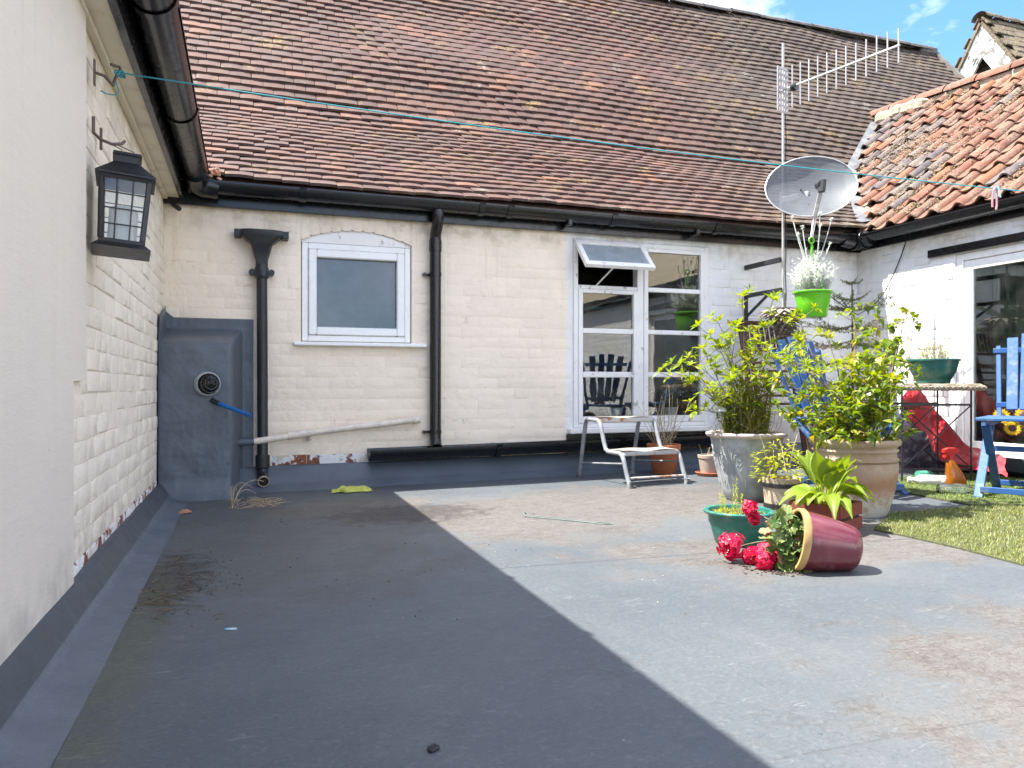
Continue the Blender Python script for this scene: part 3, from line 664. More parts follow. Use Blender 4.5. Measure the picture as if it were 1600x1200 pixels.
def tile_mesh(seed):
    R = random.Random(seed); b = MB(); w, L, t = .1735, .215, .0185; nx = 4; cam_ = R.uniform(.001,.005); sk = R.uniform(-.003,.003)
    vs = []
    for lay in (0, 1):
        for (yy) in (0, L):
            for i in range(nx+1):
                u = i/nx-.5; vs.append(Vector((u*w, yy + (sk*u*2 if yy == 0 else 0) + (R.uniform(-.0015,.0015) if yy == 0 else 0), (t if lay == 0 else 0) - cam_*4*u*u)))
    n = nx+1; fs = []
    for i in range(nx):
        fs += [(i,i+1,n+i+1,n+i), (2*n+i, i+2*n+n, i+1+3*n, i+1+2*n), (2*n+i,2*n+i+1,i+1,i)]
    fs += [(0,n,3*n,2*n), (n-1, 3*n-1, 4*n-1, 2*n-1)]
    b.add(vs, fs); return b
TM = [tile_mesh(i) for i in range(10)]; TME = [t.mesh('roof_tile', m_tile) for t in TM]
cand = []
rows = int(5.42/.108); pit_w = .1775
for r in range(rows):
    s = .108*r; off = (pit_w/2 if r % 2 else 0) + ru(-.012,.012)
    x = XL - 0.25 + off
    while x < RXE:
        y, z, p = roof_at(s)
        sag = .034*mn.noise(Vector((x*.5, s*.9, 7))) + .010*mn.noise(Vector((x*1.7, s*2, 2))) - .0
        wob = .012*mn.noise(Vector((x*.7, r*.9, 11))) + (ru(-.012,-.004) if rnd() < .06 else ru(-.002,.002))
        xx = x + ru(-.002,.002)
        tilt = -math.atan2(.029, .20) + ru(-.012,.016)
        M = Matrix.Translation((xx, y - math.sin(p)*(.028+sag), z + math.cos(p)*(.028+sag))) @ Matrix.Rotation(p + tilt, 4, 'X') @ Matrix.Translation((0, wob, 0)) @ Matrix.Rotation(ru(-.008,.008), 4, 'Z') @ Matrix.Rotation(ru(-.010,.010), 4, 'Y')
        cand.append(((Vector((xx,y,z)) - Vector((0,0,H))).length, M, random.randint(0, 9), xx/y))
        x += pit_w
# the 300 nearest that the picture shows become tiles of their own
cand.sort(key=lambda c: c[0]); rest = MB(); cnt = 0
for (dd, M, k, ra) in cand:
    if cnt < 300 and ra > -0.062: link('roof_tile', TME[k], roof, M); cnt += 1
    else: rest.add([M @ Vector(v) for v in TM[k].v], TM[k].f)
tag(rest.build('roof_tiles_beyond', m_tile, roof), kind='stuff')
# ridge tiles, verge, lead
m_ridge = simple('dark_ridge_tile', (0.085,0.075,0.07), 0.8, (0.15,0.14,0.12), 9, rand=.15, bump=.5)
x = 3.6
rb = MB(); n = 8; prr = [(.13*math.cos(math.pi*k/n), .085*math.sin(math.pi*k/n)) for k in range(n+1)]; pri = [(.112*math.cos(math.pi*(n-k)/n), .07*math.sin(math.pi*(n-k)/n)) for k in range(n+1)]
rb.sweep(prr + pri + [prr[0]], (0,0,0), (.44,0,0), cap=False); rme = rb.mesh('ridge_tile', m_ridge)
while x < RXE - .3:
    link('ridge_tile', rme, roof, Matrix.Translation((x, ye+.01, ze+.012+ru(-.006,.006))) @ Matrix.Rotation(ru(-.012,.012),4,'Y')); x += .452
vb = MB()
for i in range(len(sec)-1):
    a_, b_ = sec[i], sec[i+1]; vb.beam((RXE+.02,a_[1],a_[2]+.035),(RXE+.02,b_[1],b_[2]+.035), .07,.075)
vb.build('verge', m_ridge, roof)
lb = MB(); q = PX(1437,68,RXE); lb.box((RXE-.30,ye-.10,ze-.06),(RXE+.04,ye+.1,ze+.075),.03); lb.build('ridge_end', m_ridge, roof)
lb = MB(); lb.box((RXE-.03,8.28,4.98-.14),(RXE+.30,8.55,5.10),.02); lb.build('lead_box', m_lead, roof)
# ================================================================== the house on the left
lh = thing('house', 'near left house wall, smooth render beside white painted brick under a black gutter', 'house', (XL, 1, 0))
YB = 2.785; YB2 = 2.60; ZB = .705       # where the render stops
wl_ = MB(); wl_.box((XL-.3,-3.0,-3.2),(XL,D+.5,1.905)); lw = wl_.build('wall', m_left, lh)
cells = layout(YB2-.02, D-.02, .062, 1.88, [(YB2-.1, YB+.004, ZB, 2.0), (D-.42, D, 0, 1.13)], 11)
lay_bricks(cells, lambda u, z: (Vector((XL, u, z)), math.pi/2), m_left, lw, .0056, 300, peel=(m_peel, lambda a,b,c,d: d < .155))
rd = MB()
poly = [(-3.0,.075)] + [(YB2+.006*mn.noise(Vector((1,z*9,2)))+.004*mn.noise(Vector((1,z*31,2))),z) for z in [.085+(ZB-.085)*k/24 for k in range(25)]] + [(YB+.006*mn.noise(Vector((4,z*8,2)))+.004*mn.noise(Vector((3,z*30,2))),z) for z in [ZB+.004+(1.884-ZB)*k/34 for k in range(35)]] + [(-3.0,1.888)]
rd.prism(poly, .020, Matrix(((0,0,1,XL+.0005),(1,0,0,0),(0,1,0,0),(0,0,0,1)))); rd.build('render_coat', m_render, lh)
sf = MB(); sf.box((XL,-3.0,1.905),(XL+.098,D+.0,1.925)); m_soffit = simple('cream_soffit', (0.74,0.66,0.50), .6, (0.5,0.42,0.3), 8, (0.5,0.85), .2); sf.build('soffit', m_soffit, lh)
sf = MB(); sf.box((XL,-3.0,1.889),(XL+.03,D-.06,1.9045),.004); sf.build('soffit_batten', m_soffit, lh)
fa = MB(); fa.box((XL+.098,-3.0,1.898),(XL+.125,D-.06,2.06),.002); fa.build('fascia', m_black, lh)
lg = gutter('gutter', (XL+.125+.078,-3.0,2.050),(XL+.125+.078,D-.12,2.050), .078, lh, joints=[(y+3)/(D-.12+3) for y in (2.25,2.90,4.05)], n=20)
cr_ = MB()     # the swept corner where the two gutters meet
cx_, cy_ = XL+.203, gy
cr_.tube([(cx_,cy_-.16,2.050-.03),(cx_,cy_-.08,2.045-.03),(cx_+.012,cy_-.02,2.03-.035),(cx_+.05,cy_+.0,2.005-.03),(cx_+.14,cy_,1.992-.03)], [.070,.078,.082,.078,.066], 16); smoothang(cr_.build('gutter_corner', m_black, lg))
sb = MB(); q = PY(262,322,D-.03); sb.tube([q+Vector((.03,.02,.02)), q+Vector((.04,-.04,.0)), q+Vector((.075,-.08,-.03))], .016, 10); sb.build('pipe_stub', m_iron, lh)
rs = MB(); rs.add([Vector(p) for p in ((XL+.19,-3.0,2.075),(XL+.19,D-.05,2.075),(XL-3.2,D-.05,4.7),(XL-3.2,-3.0,4.7),(XL+.19,-3.0,2.055),(XL+.19,D-.05,2.055),(XL-3.2,D-.05,4.68),(XL-3.2,-3.0,4.68))],
       [(0,1,2,3),(4,7,6,5),(0,4,5,1),(3,2,6,7),(0,3,7,4),(1,5,6,2)]); rs.build('roof', m_tile, lh)
# broken mortar where the two roofs meet
m_red = simple('broken_red_clay', (0.42,0.15,0.07), .9, (0.5,0.4,0.3), 30, bump=.8)
bm_ = MB()
for k in range(9):
    p = PY(ru(326,344), ru(264,282), 5.22); s_ = ru(.010,.024)
    bm_.box((-s_,-s_,-s_*.6),(s_,s_,s_*.6), s_*.25, Matrix.Translation(p) @ Matrix.Rotation(ru(0,3),4,'Z') @ Matrix.Rotation(ru(-.6,.6),4,'X'))
tag(bm_.build('broken_mortar', m_red, lh), kind='stuff')

# ------------------------------------------------------------------ grey fibreglass boxing in the corner
XB = .035; YF = 5.03
def boxing(a, b):
    x = XL + .002 + a*(XB-XL-.002); z = -.01 + b*1.145
    sx = min(1, max(0, (XB-.065 - x)/.075)); sx = sx*sx*(3-2*sx)
    sz = min(1, max(0, (1.075 - z)/.14)); sz = sz*sz*(3-2*sz)
    out = .010 + (D-.012-YF)*min(sx, sz)
    fl_ = max(0, (.13 - z)/.13); out += .075*fl_*fl_*min(1, sx+.25) + .12*(max(0,(.05-z)/.05)**2)*(1-sx)
    if z > 1.08 and x < XL+.06: z += .05*(1-(x-XL)/.06)
    out += .0045*mn.noise(Vector((x*9, z*9, 4))) + .002*mn.noise(Vector((x*30, z*30, 4)))
    return Vector((x, D - out, z))
bx_ = MB(); bx_.grid(56, 90, boxing)
# edge returning to the wall
bx_.grid(1, 60, lambda a, b: (boxing(1, b) if a < .5 else Vector((XB+.002, D+.001, boxing(1,b).z))))
bx_.grid(56, 1, lambda a, b: (boxing(a, 1) if b < .5 else Vector((boxing(a,1).x, D+.001, boxing(a,1).z+.002))))
boxo = thing('pipe_boxing', 'dark grey fibreglass boxing in the corner with a round vent', 'boxing', (-.25, 5.2, 0))
smoothang(bx_.build('shell', m_grp, boxo), 60)
fp = MB()      # flap lapped onto the left wall
fp.grid(6, 40, lambda a, b: Vector((XL+.0165+.002*mn.noise(Vector((a*3,b*9,1))) - (.004 if a == 0 else 0), D-.02-.40*(1-a) + .06*(1-a)*max(0,b-.9)*10, .02 + b*(1.10+.09*a*(1 if b>.9 else 0)))))
smoothang(fp.build('flap', m_grp, boxo), 60)
vc = PY(325,600,YF-.01); ax = Vector((.30,-.95,.02)).normalized(); VM = Matrix.Translation(vc) @ ax.to_track_quat('Z','Y').to_matrix().to_4x4()
m_greypl = simple('pale_grey_plastic', (0.42,0.44,0.44), .4)
v_ = MB(); v_.lathe([(.074,-.06),(.074,.010),(.070,.016),(.064,.016),(.062,.0)], 32, VM); vent = smoothang(v_.build('vent', m_greypl, boxo), 40)
v_ = MB(); v_.lathe([(.062,.006),(.058,.030),(.045,.052),(.022,.066),(.004,.069)], 28, VM)
for k in range(12):
    w = 2*math.pi*k/12; v_.tube([VM @ Vector((r*math.cos(w), r*math.sin(w), z)) for r, z in ((.064,.006),(.061,.032),(.047,.056),(.023,.071),(.004,.075))], .003, 5)
for (r, z) in ((.063,.020),(.054,.046),(.034,.066)): v_.tube([VM @ Vector((r*math.cos(2*math.pi*k/24), r*math.sin(2*math.pi*k/24), z)) for k in range(25)], .003, 5)
v_.build('cowl', m_black, vent)
bpp = MB(); p0, p1, p2 = PY(331,625,YF-.005), PY(342,631,YF-.04), PY(391,649,YF-.24)
m_blue = simple('blue_water_pipe', (0.006,0.13,0.42), .35, (0.01,0.10,0.33), 20, bump=.03)
bpp.tube([p1, p2], .0125, 16, cap=False); bpp.tube([p2, p2.lerp(p1,.05)], .0105, 16, cap=True)
bpo = tag(smoothang(bpp.build('water_pipe', m_blue)), 'short stub of blue plastic water pipe poking from the grey boxing', 'pipe')
k = MB(); k.tube([p0, p1], .0155, 14); smoothang(k.build('pipe_sleeve', m_iron, bpo))

# ================================================================== the white house on the right
rh = thing('house', 'white painted brick house on the right under an orange pantile roof', 'house', (XR, 2, 0))
DO = (1.55, PX(1492,500,XR).y, .145, 1.70)      # sliding door opening, in Y and Z
rw = MB(); wall_cells(rw, [-2.5, D], [-.1, 2.0], [DO], lambda u, z: Vector((XR, u, z)))
a, b, c, d = DO; t = .12
for q in (((XR,a,c),(XR,a,d),(XR+t,a,d),(XR+t,a,c)), ((XR,b,c),(XR+t,b,c),(XR+t,b,d),(XR,b,d)), ((XR,a,d),(XR,b,d),(XR+t,b,d),(XR+t,a,d)), ((XR,a,c),(XR+t,a,c),(XR+t,b,c),(XR,b,c))): rw.add([Vector(p) for p in q], [(0,1,2,3)])
rwo = rw.build('wall', m_right, rh)
LZ0, LZ1 = 1.705, 1.765
cells = layout(-2.5, D-.01, .15, 1.86, [(a-.01,b+.012,0,LZ0+.0), (a-.3,PX(1453,400,XR).y,LZ0-.01,LZ1+.01)], 21)
lay_bricks(cells, lambda u, z: (Vector((XR, u, z)), -math.pi/2), m_right, rwo, .0042, 300)
k = MB(); k.box((XR-.028,a-.3,LZ0),(XR+.02,PX(1453,400,XR).y,LZ1),.003); k.build('lintel', m_black, rh)
up2 = MB(); up2.sweep([(0,0),(.02,.004),(.10,.05),(.125,.145)], (XR-.13,D-.2,dz(5)-.001),(XR-.13,-2.5,dz(5)-.001)) ; up2.build('base_upstand', m_grp, rh)
# sliding door
dr = MB(); ft = .075
def yring(b_, y0, y1, z0, z1, x0, x1, t):
    b_.box((x0,y0,z0),(x1,y0+t,z1),.004); b_.box((x0,y1-t,z0),(x1,y1,z1),.004); b_.box((x0+.001,y0+t+.0005,z1-t),(x1,y1-t-.0005,z1),.004); b_.box((x0+.001,y0+t+.0005,z0),(x1,y1-t-.0005,z0+t),.004)
yring(dr, a+.003, b-.003, c+.003, d-.003, XR+.010, XR+.10, .055); door = tag(dr.build('patio_door', m_upvc, rh), 'white framed glass patio door')
s1 = MB(); yring(s1, (a+b)/2-.03, b-.060, c+.060, d-.060, XR+.022, XR+.062, .072); s1.build('sash', m_upvc, door)
s1 = MB(); yring(s1, a+.060, (a+b)/2+.03, c+.060, d-.060, XR+.066, XR+.098, .072); s1.build('sash', m_upvc, door)
for (y0,y1,x) in (((a+b)/2+.03,b-.125,XR+.040),(a+.12,(a+b)/2-.03,XR+.082)):
    g_ = MB(); g_.box((x,y0,c+.125),(x+.004,y1,d-.125)); g_.build('pane', m_dglass, door)
th = MB(); th.box((XR-.055,a-.02,c-.055),(XR+.009,b+.02,c-.004),.006); th.build('threshold', m_upvc, door)
m_curt = simple('green_grey_curtain', (0.30,0.33,0.27), .9, (0.22,0.25,0.2), 9)
cu = MB()
def curt(u, v): return Vector((XR+.22+.022*math.sin(u*34), b-.14-.30*u, c+.12+v*(d-c-.16)))
cu.grid(48, 1, curt); smoothang(cu.build('curtain', m_curt, rh), 80)
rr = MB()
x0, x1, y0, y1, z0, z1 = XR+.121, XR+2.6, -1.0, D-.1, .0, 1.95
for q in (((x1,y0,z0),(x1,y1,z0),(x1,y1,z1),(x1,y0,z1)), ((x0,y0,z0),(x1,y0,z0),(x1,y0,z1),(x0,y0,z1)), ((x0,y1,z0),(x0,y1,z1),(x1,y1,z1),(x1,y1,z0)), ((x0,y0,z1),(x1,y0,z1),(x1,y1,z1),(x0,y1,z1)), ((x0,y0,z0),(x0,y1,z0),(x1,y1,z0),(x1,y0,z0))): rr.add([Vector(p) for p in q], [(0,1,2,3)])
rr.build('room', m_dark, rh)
# eaves
fa = MB(); fa.box((XR-.040,-2.5,1.875),(XR-.012,D-.06,1.985),.002); fa.build('fascia', m_black, rh)
fa = MB(); fa.box((XR-.0115,-2.5,1.86),(XR,D,1.99)); fa.build('wall_plate', m_right, rh)
rg = gutter('gutter', (XR-.118,-2.5,1.960),(XR-.118,gy-.02,1.985), .068, rh, joints=(.62,.72))
k = MB(); k.tube([(XR-.118,gy-.16,1.95),(XR-.118,gy-.08,1.95),(XR-.135,gy-.02,1.95),(XR-.19,gy,1.95),(XR-.30,gy,1.955)], [.062,.074,.078,.074,.062], 14)
for q in range(5):
    w = math.pi/2*q/4; k.tube([(XR-.118-.06*(1-math.cos(w))-.0, gy-.10+.09*math.sin(w), 1.945),(XR-.118-.06*(1-math.cos(w))-.012*math.sin(w), gy-.10+.09*math.sin(w)+.010*math.cos(w), 1.945)], .083, 14)
smoothang(k.build('gutter_corner', m_black, rg))
# pantile roof
EX = XR - .12
def ridge(y): return Vector((7.156 + .1517*(y-5.39), y, H + 3.07 + .1256*(y-5.39)))
def rp(y, s):                        # point s metres up the slope from the eave, at Y = y
    e = Vector((EX, y, 1.995)); r = ridge(y); d_ = (r-e); return e + d_.normalized()*s, d_.normalized(), d_.length
sl = MB(); sl.grid(24, 1, lambda u, v: (rp(-2.5+u*10.4, 0)[0] if v < .5 else ridge(-2.5+u*10.4)) - Vector((0,0,.045)))
sl.grid(24, 1, lambda u, v: ridge(-2.5+u*10.4) + (Vector((2.6,0,-2.6)) if v > .5 else Vector((0,0,-.045))))
proof = sl.build('roof', m_mortar, rh)
PW, PL = .205, .275
def pan_mesh(seed):
    R = random.Random(seed); b_ = MB(); n = 10; wd = PW + .028; L = PL + .05; t = .013; a1, a2 = .016, .034
    def prof(u):                      # trough, then roll
        if u < .58: return -a1*math.sin(math.pi*u/.58) + .004
        return a2*math.sin(math.pi*(u-.58)/.42) + .004
    vs = []
    for lay in (0,1):
        for yy in (0, L):
            for i in range(n+1):
                u = i/n; vs.append(Vector(((u-.5)*wd + R.uniform(-.002,.002), yy + (R.uniform(-.004,.004) if yy == 0 else 0), prof(u) + (t if lay == 0 else 0))))
    N = n+1; fs = []
    for i in range(n): fs += [(i,i+1,N+i+1,N+i),(2*N+i,3*N+i,3*N+i+1,2*N+i+1),(2*N+i,2*N+i+1,i+1,i)]
    fs += [(0,N,3*N,2*N),(N-1,3*N-1,4*N-1,2*N-1)]
    b_.add(vs, fs); return b_
PB = [pan_mesh(i) for i in range(6)]
def shade(me):
    me.polygons.foreach_set('use_smooth', [True]*len(me.polygons)); me.set_sharp_from_angle(angle=math.radians(45)); return me
PA = [shade(p.mesh('pantile', m_pan)) for p in PB]; PDk = [shade(p.mesh('pantile', m_pand)) for p in PB]
pc = []
ncol = 0; y = 7.6
while y > 2.9:
    _, d_, L = rp(y, 0); s = -.02
    while s < L - .14:
        p, d_, L = rp(y, s)
        if p.z > roof_z(p.y) - .06 + .03:
            x_ = d_; up_ = Vector((0,1,0)).cross(x_) * -1
            zax = x_.cross(Vector((0,-1,0))).normalized()
            zax = zax if zax.z > 0 else -zax
            xax = x_.cross(zax).normalized()          # tile width axis
            M = Matrix(((xax.x,x_.x,zax.x,p.x),(xax.y,x_.y,zax.y,p.y),(xax.z,x_.z,zax.z,p.z),(0,0,0,1)))
            sag = .02*mn.noise(Vector((y*.9, s*.9, 2)))
            M = M @ Matrix.Translation((ru(-.006,.006), ru(-.012,.012), .030+sag)) @ Matrix.Rotation(-math.atan2(.026,PL)+ru(-.02,.02), 4, 'X') @ Matrix.Rotation(ru(-.025,.025), 4, 'Z') @ Matrix.Rotation(ru(-.03,.03), 4, 'Y')
            # a patch of dark replacement tiles up by the valley
            fpx = (p - Vector((0,0,H))); u_ = (fpx.x*RX+fpx.y*RY)/(fpx.x*FX+fpx.y*FY)*1190+800; v_ = 603-fpx.z/(fpx.x*FX+fpx.y*FY)*1190
            dark = rnd() < (.62 if u_ < 1428 and v_ < 318 else .07)
            pc.append((fpx.length, M, random.randint(0,5), dark))
        s += PL
    y -= PW
pc.sort(key=lambda q: q[0])
for (dd, M, k, dark) in pc[:300]: link('pantile', (PDk if dark else PA)[k], proof, M)
# ridge of half round tiles on mortar
rb = MB(); n = 10; prr = [(.115*math.cos(math.pi*k/n), .095*math.sin(math.pi*k/n)) for k in range(n+1)]; pri = [(.098*math.cos(math.pi*(n-k)/n), .078*math.sin(math.pi*(n-k)/n)) for k in range(n+1)]
rb.sweep(prr + pri + [prr[0]], (0,0,0), (.43,0,0)); rme2 = shade(rb.mesh('ridge_tile', m_pan))
y = 2.8
while y < 7.3:
    p, q = ridge(y), ridge(y+.43); dd = (q-p).normalized(); si_ = dd.cross(Vector((0,0,1))).normalized(); u2 = si_.cross(dd)
    M = Matrix(((dd.x,-si_.x,u2.x,p.x),(dd.y,-si_.y,u2.y,p.y),(dd.z,-si_.z,u2.z,p.z+.035+ru(-.008,.008)),(0,0,0,1))); link('ridge_tile', rme2, proof, M); y += .44
mo = MB(); mo.beam(ridge(2.8)+Vector((0,0,-.02)), ridge(7.42)+Vector((0,0,-.02)), .17, .10, .01); [mo.beam(ridge(6.55+.11*k)+Vector((-.10+ru(-.02,.02),0,-.035+ru(-.015,.015))), ridge(6.70+.11*k)+Vector((-.10+ru(-.02,.02),0,-.035+ru(-.015,.015))), .20,.13,.03) for k in range(7)]; mo.build('ridge_mortar', m_mortar, proof)
# lead in the valley where it runs into the brown roof
vf = MB(); vv = []
for k in range(15):
    y = 5.30 + k*.15; zt = roof_z(y) + .055
    e, d_, L = rp(y, 0); s_ = (zt - e.z)/d_.z; p = e + d_*s_; vv.append(p)
for k in range(14):
    a_, b_ = vv[k], vv[k+1]
    vf.add([a_+Vector((-.12,0,.006)), b_+Vector((-.12,0,.006)), b_+Vector((.02,-.02,.03)), a_+Vector((.02,-.02,.03)), a_+Vector((-.12,0,-.03)), b_+Vector((-.12,0,-.03))], [(0,3,2,1),(0,1,5,4)])
vf.build('valley_lead', simple('dull_lead', (0.10,0.105,0.11), .6, (0.17,0.17,0.165), 8, bump=.4), proof)
mv = MB()
for k in range(26):
    f = (k+rnd())/26*13.5; i = int(f); p = vv[i].lerp(vv[i+1], f-i) + Vector((ru(.0,.06),ru(-.06,.0),ru(.0,.03))); s_ = ru(.015,.04)
    mv.box((-s_,-s_,-s_*.7),(s_,s_,s_*.7), s_*.35, Matrix.Translation(p) @ Matrix.Rotation(ru(0,3),4,'Z') @ Matrix.Rotation(ru(-.5,.5),4,'Y'))
tag(mv.build('valley_mortar', m_mortar, proof), kind='stuff')
# dead moss and litter lying on the pantiles
m_moss = simple('dry_moss_litter', (0.26,0.20,0.13), .95, (0.15,0.12,0.07), 40, rand=.25, bump=.6)
ms = MB(); cnt = 0
while cnt < 6500:
    y = ru(2.9, 7.0); e, d_, L = rp(y, 0); s_ = ru(.05, L-.1); p = e + d_*s_
    if p.z < roof_z(p.y)+.1 or mn.noise(Vector((p.x*1.7,p.y*1.7,9))) < .02+.4*rnd()-.15: continue
    r_ = ru(.004,.012); M = Matrix.Translation(p + Vector((0,0,.048+ru(-.008,.02)))) @ Matrix.Rotation(ru(0,6),4,'Z') @ Matrix.Rotation(ru(-1,1),4,'X')
    ms.add([M @ Vector(q) for q in ((-r_,-r_*.6,0),(r_,-r_*.5,0),(0,r_,0),(0,0,r_*1.1))], [(0,1,3),(1,2,3),(2,0,3),(0,2,1)]); cnt += 1
tag(ms.build('roof_moss', m_moss, proof), kind='stuff')

# ================================================================== gable beyond the roofs
fg = thing('house', 'distant gable with flaking white bargeboards and a mossy tiled roof', 'house', (13, 10.6, -3.2))
GX, GY, GZ = 13.0, 10.58, 7.55; tp = 1.50; hw2 = 2.6
m_flake = simple('flaking_white_bargeboard', (0.62,0.60,0.56), .8, (0.20,0.18,0.16), 7, (0.50,0.58), .9, 18, dist=.03)
m_stone = simple('rough_stucco', (0.28,0.25,0.19), .9, (0.2,0.18,0.14), 6, bump=.8, bscale=25, dist=.02)
b_ = MB(); MG = Matrix(((0,0,1,GX+.32),(1,0,0,0),(0,1,0,0),(0,0,0,1)))
b_.prism([(GY-hw2+.1,-3.2),(GY+hw2-.1,-3.2),(GY+hw2-.1,GZ-hw2*tp),(GY,GZ-.25),(GY-hw2+.1,GZ-hw2*tp)], 3.9, MG); b_.build('wall', m_stone, fg)
for sg in (-1,1):
    b_ = MB(); w_ = .66
    b_.prism([(GY,GZ-.04),(GY+sg*hw2,GZ-.04-hw2*tp),(GY+sg*hw2,GZ-.04-hw2*tp-w_),(GY,GZ-.04-w_)][::sg], .05, Matrix(((0,0,1,GX-.03),(1,0,0,0),(0,1,0,0),(0,0,0,1))))
    for k in range(5):
        o_ = .1+.11*k; b_.beam((GX-.035,GY+sg*.05,GZ-.10-o_-.05*tp),(GX-.035,GY+sg*(hw2-.1),GZ-.10-o_-(hw2-.1)*tp), .012,.012)
    b_.build('bargeboard', m_flake, fg)
    b_ = MB(); b_.box((GX+.02,0,0),(GX+.3,.05,.05)) if False else None
m_mossy = simple('mossy_clay_tiles', (0.16,0.13,0.075), .95, (0.10,0.07,0.05), 5, bump=.9, bscale=20, dist=.03, rand=.2)
for sg in (-1,1):
    rt = MB()
    u_ = Vector((0, sg*math.cos(math.atan(tp)), -math.sin(math.atan(tp)))); nn = Vector((0, sg*math.sin(math.atan(tp)), math.cos(math.atan(tp))))
    for r in range(26):
        for c_ in range(15):
            p = Vector((GX-.08 + c_*.28 + (.14 if r%2 else 0), GY, GZ+.02)) + u_*(r*.17+.02) + nn*(.03+ru(0,.02))
            M = Matrix(((1,u_.x,nn.x,p.x),(0,u_.y,nn.y,p.y),(0,u_.z,nn.z,p.z),(0,0,0,1)))
            rt.box((0,0,-.02),(.272,.20,.012),.006, M @ Matrix.Rotation(.05,4,'X') @ Matrix.Rotation(ru(-.02,.02),4,'Z'))
    ro = MB(); e_ = [Vector((GX-.06,GY,GZ)), Vector((GX+4.2,GY,GZ)), Vector((GX+4.2,GY,GZ))+u_*4.4, Vector((GX-.06,GY,GZ))+u_*4.4]
    ro.add(e_ + [p-nn*.05 for p in e_], [(0,1,2,3),(4,5,6,7),(0,3,7,4)]); r_o = ro.build('roof', m_mossy, fg)
    tag(rt.build('roof_tiles_far', m_mossy, r_o), kind='stuff')
x = GX-.1
while x < GX+4:
    b_ = MB(); b_.sweep([(.16*math.cos(math.pi*k/8), .13*math.sin(math.pi*k/8)) for k in range(9)], (x,GY,GZ-.02+ru(-.01,.02)), (x+.42,GY,GZ-.02+ru(-.01,.02))); b_.build('ridge_tile', m_mossy, fg); x += .43
# ================================================================== fixtures on the walls
m_wire = simple('rusty_wire', (0.12,0.09,0.07), .6)
m_grey = simple('galvanised_steel', (0.48,0.48,0.47), .42, (0.36,0.35,0.34), 30, metal=.55)
m_alu = simple('weathered_aluminium', (0.42,0.41,0.39), .5, (0.32,0.31,0.29), 25, metal=.35)
m_candle = simple('white_candle_wax', (0.72,0.72,0.70), .5)
# lantern on its hook
lc = PX(197, 310, XL+.115); LY = lc.y
hk = MB(); hy_ = PX(147,190,XL).y
h0 = PX(146,184,XL+.022); h1 = PX(146,207,XL+.026)
hk.tube([h0+Vector((0,0,.004)), h0, h1, h1+Vector((.02,.01,-.018)), h1+Vector((.05,.04,-.022)), h1+Vector((.075,.075,-.008)), h1+Vector((.082,.09,.006))], .0055, 8)
hk.box((XL+.018,hy_-.007,h1.z-.01),(XL+.026,hy_+.007,h0.z+.01),.001)
tag(smoothang(hk.build('wall_hook', m_wire)), 'dark bent iron hook on the left wall holding the lantern', 'hook')
ctr = Vector((XL+.120, LY, 0)); ztop, zbot = 1.490, 1.143
lan = thing('lantern', 'black metal candle lantern with barred glass hanging on the left wall', 'lantern', (ctr.x, ctr.y, zbot))
LM = Matrix.Translation((ctr.x, ctr.y, ztop)) @ Matrix.Rotation(math.radians(-4), 4, 'X') @ Matrix.Rotation(math.radians(3), 4, 'Y') @ Matrix.Rotation(math.radians(8), 4, 'Z') @ Matrix.Diagonal((.91,.91,.87,1))
def frus(b_, w0, z0, w1, z1, M=LM):
    vs = [M @ Vector((x*w0, y*w0, z0)) for x, y in ((-1,-1),(1,-1),(1,1),(-1,1))] + [M @ Vector((x*w1, y*w1, z1)) for x, y in ((-1,-1),(1,-1),(1,1),(-1,1))]
    b_.add(vs, [(0,3,2,1),(4,5,6,7)] + [(i,(i+1)%4,4+(i+1)%4,4+i) for i in range(4)])
b_ = MB(); frus(b_, .050,-.012,.047,0); frus(b_, .040,-.040,.042,-.012); frus(b_, .1015,-.104,.042,-.040); frus(b_, .101,-.110,.1015,-.104); frus(b_, .086,-.122,.090,-.110)
b_.build('roof', m_iron, lan)
b_ = MB(); frus(b_, .100,-.394,.078,-.372); frus(b_, .078,-.372,.076,-.358); b_.build('base', m_iron, lan)
for sx in (-1,1):
    for sy in (-1,1):
        b_ = MB(); b_.beam(LM @ Vector((sx*.069,sy*.069,-.358)), LM @ Vector((sx*.079,sy*.079,-.120)), .016,.016,.002); b_.build('corner_post', m_iron, lan)
for k in range(4):
    RM = LM @ Matrix.Rotation(math.pi/2*k, 4, 'Z'); b_ = MB()
    for x in (-.027, .027): b_.beam(RM @ Vector((x*.92,-.072,-.357)), RM @ Vector((x,-.081,-.121)), .004,.004)
    for f in (.24,.50,.76): b_.beam(RM @ Vector((-.068-.008*f,-.0735-.009*f,-.357+.236*f)), RM @ Vector((.068+.008*f,-.0735-.009*f,-.357+.236*f)), .004,.004)
    b_.build('glazing_bars', m_iron, lan)
    b_ = MB(); b_.add([RM @ Vector(p) for p in ((-.066,-.0685,-.357),(.066,-.0685,-.357),(.074,-.0775,-.121),(-.074,-.0775,-.121))], [(0,1,2,3)]); b_.build('pane', m_glass, lan)
b_ = MB(); b_.lathe([(.001,-.357),(.050,-.357),(.050,-.225),(.046,-.218),(.001,-.222)], 20, LM); b_.build('candle', m_candle, lan)
b_ = MB(); hq = h1+Vector((.05,.04,-.022)); b_.tube([LM @ Vector((-.028,0,0)), LM @ Vector((-.02,-.005,.02)), hq+Vector((-.003,0,0)), hq + Vector((.004,0,.004)), LM @ Vector((.02,.0,.02)), LM @ Vector((.028,0,0))], .0018, 6); b_.build('hanging_wire', m_wire, lan)

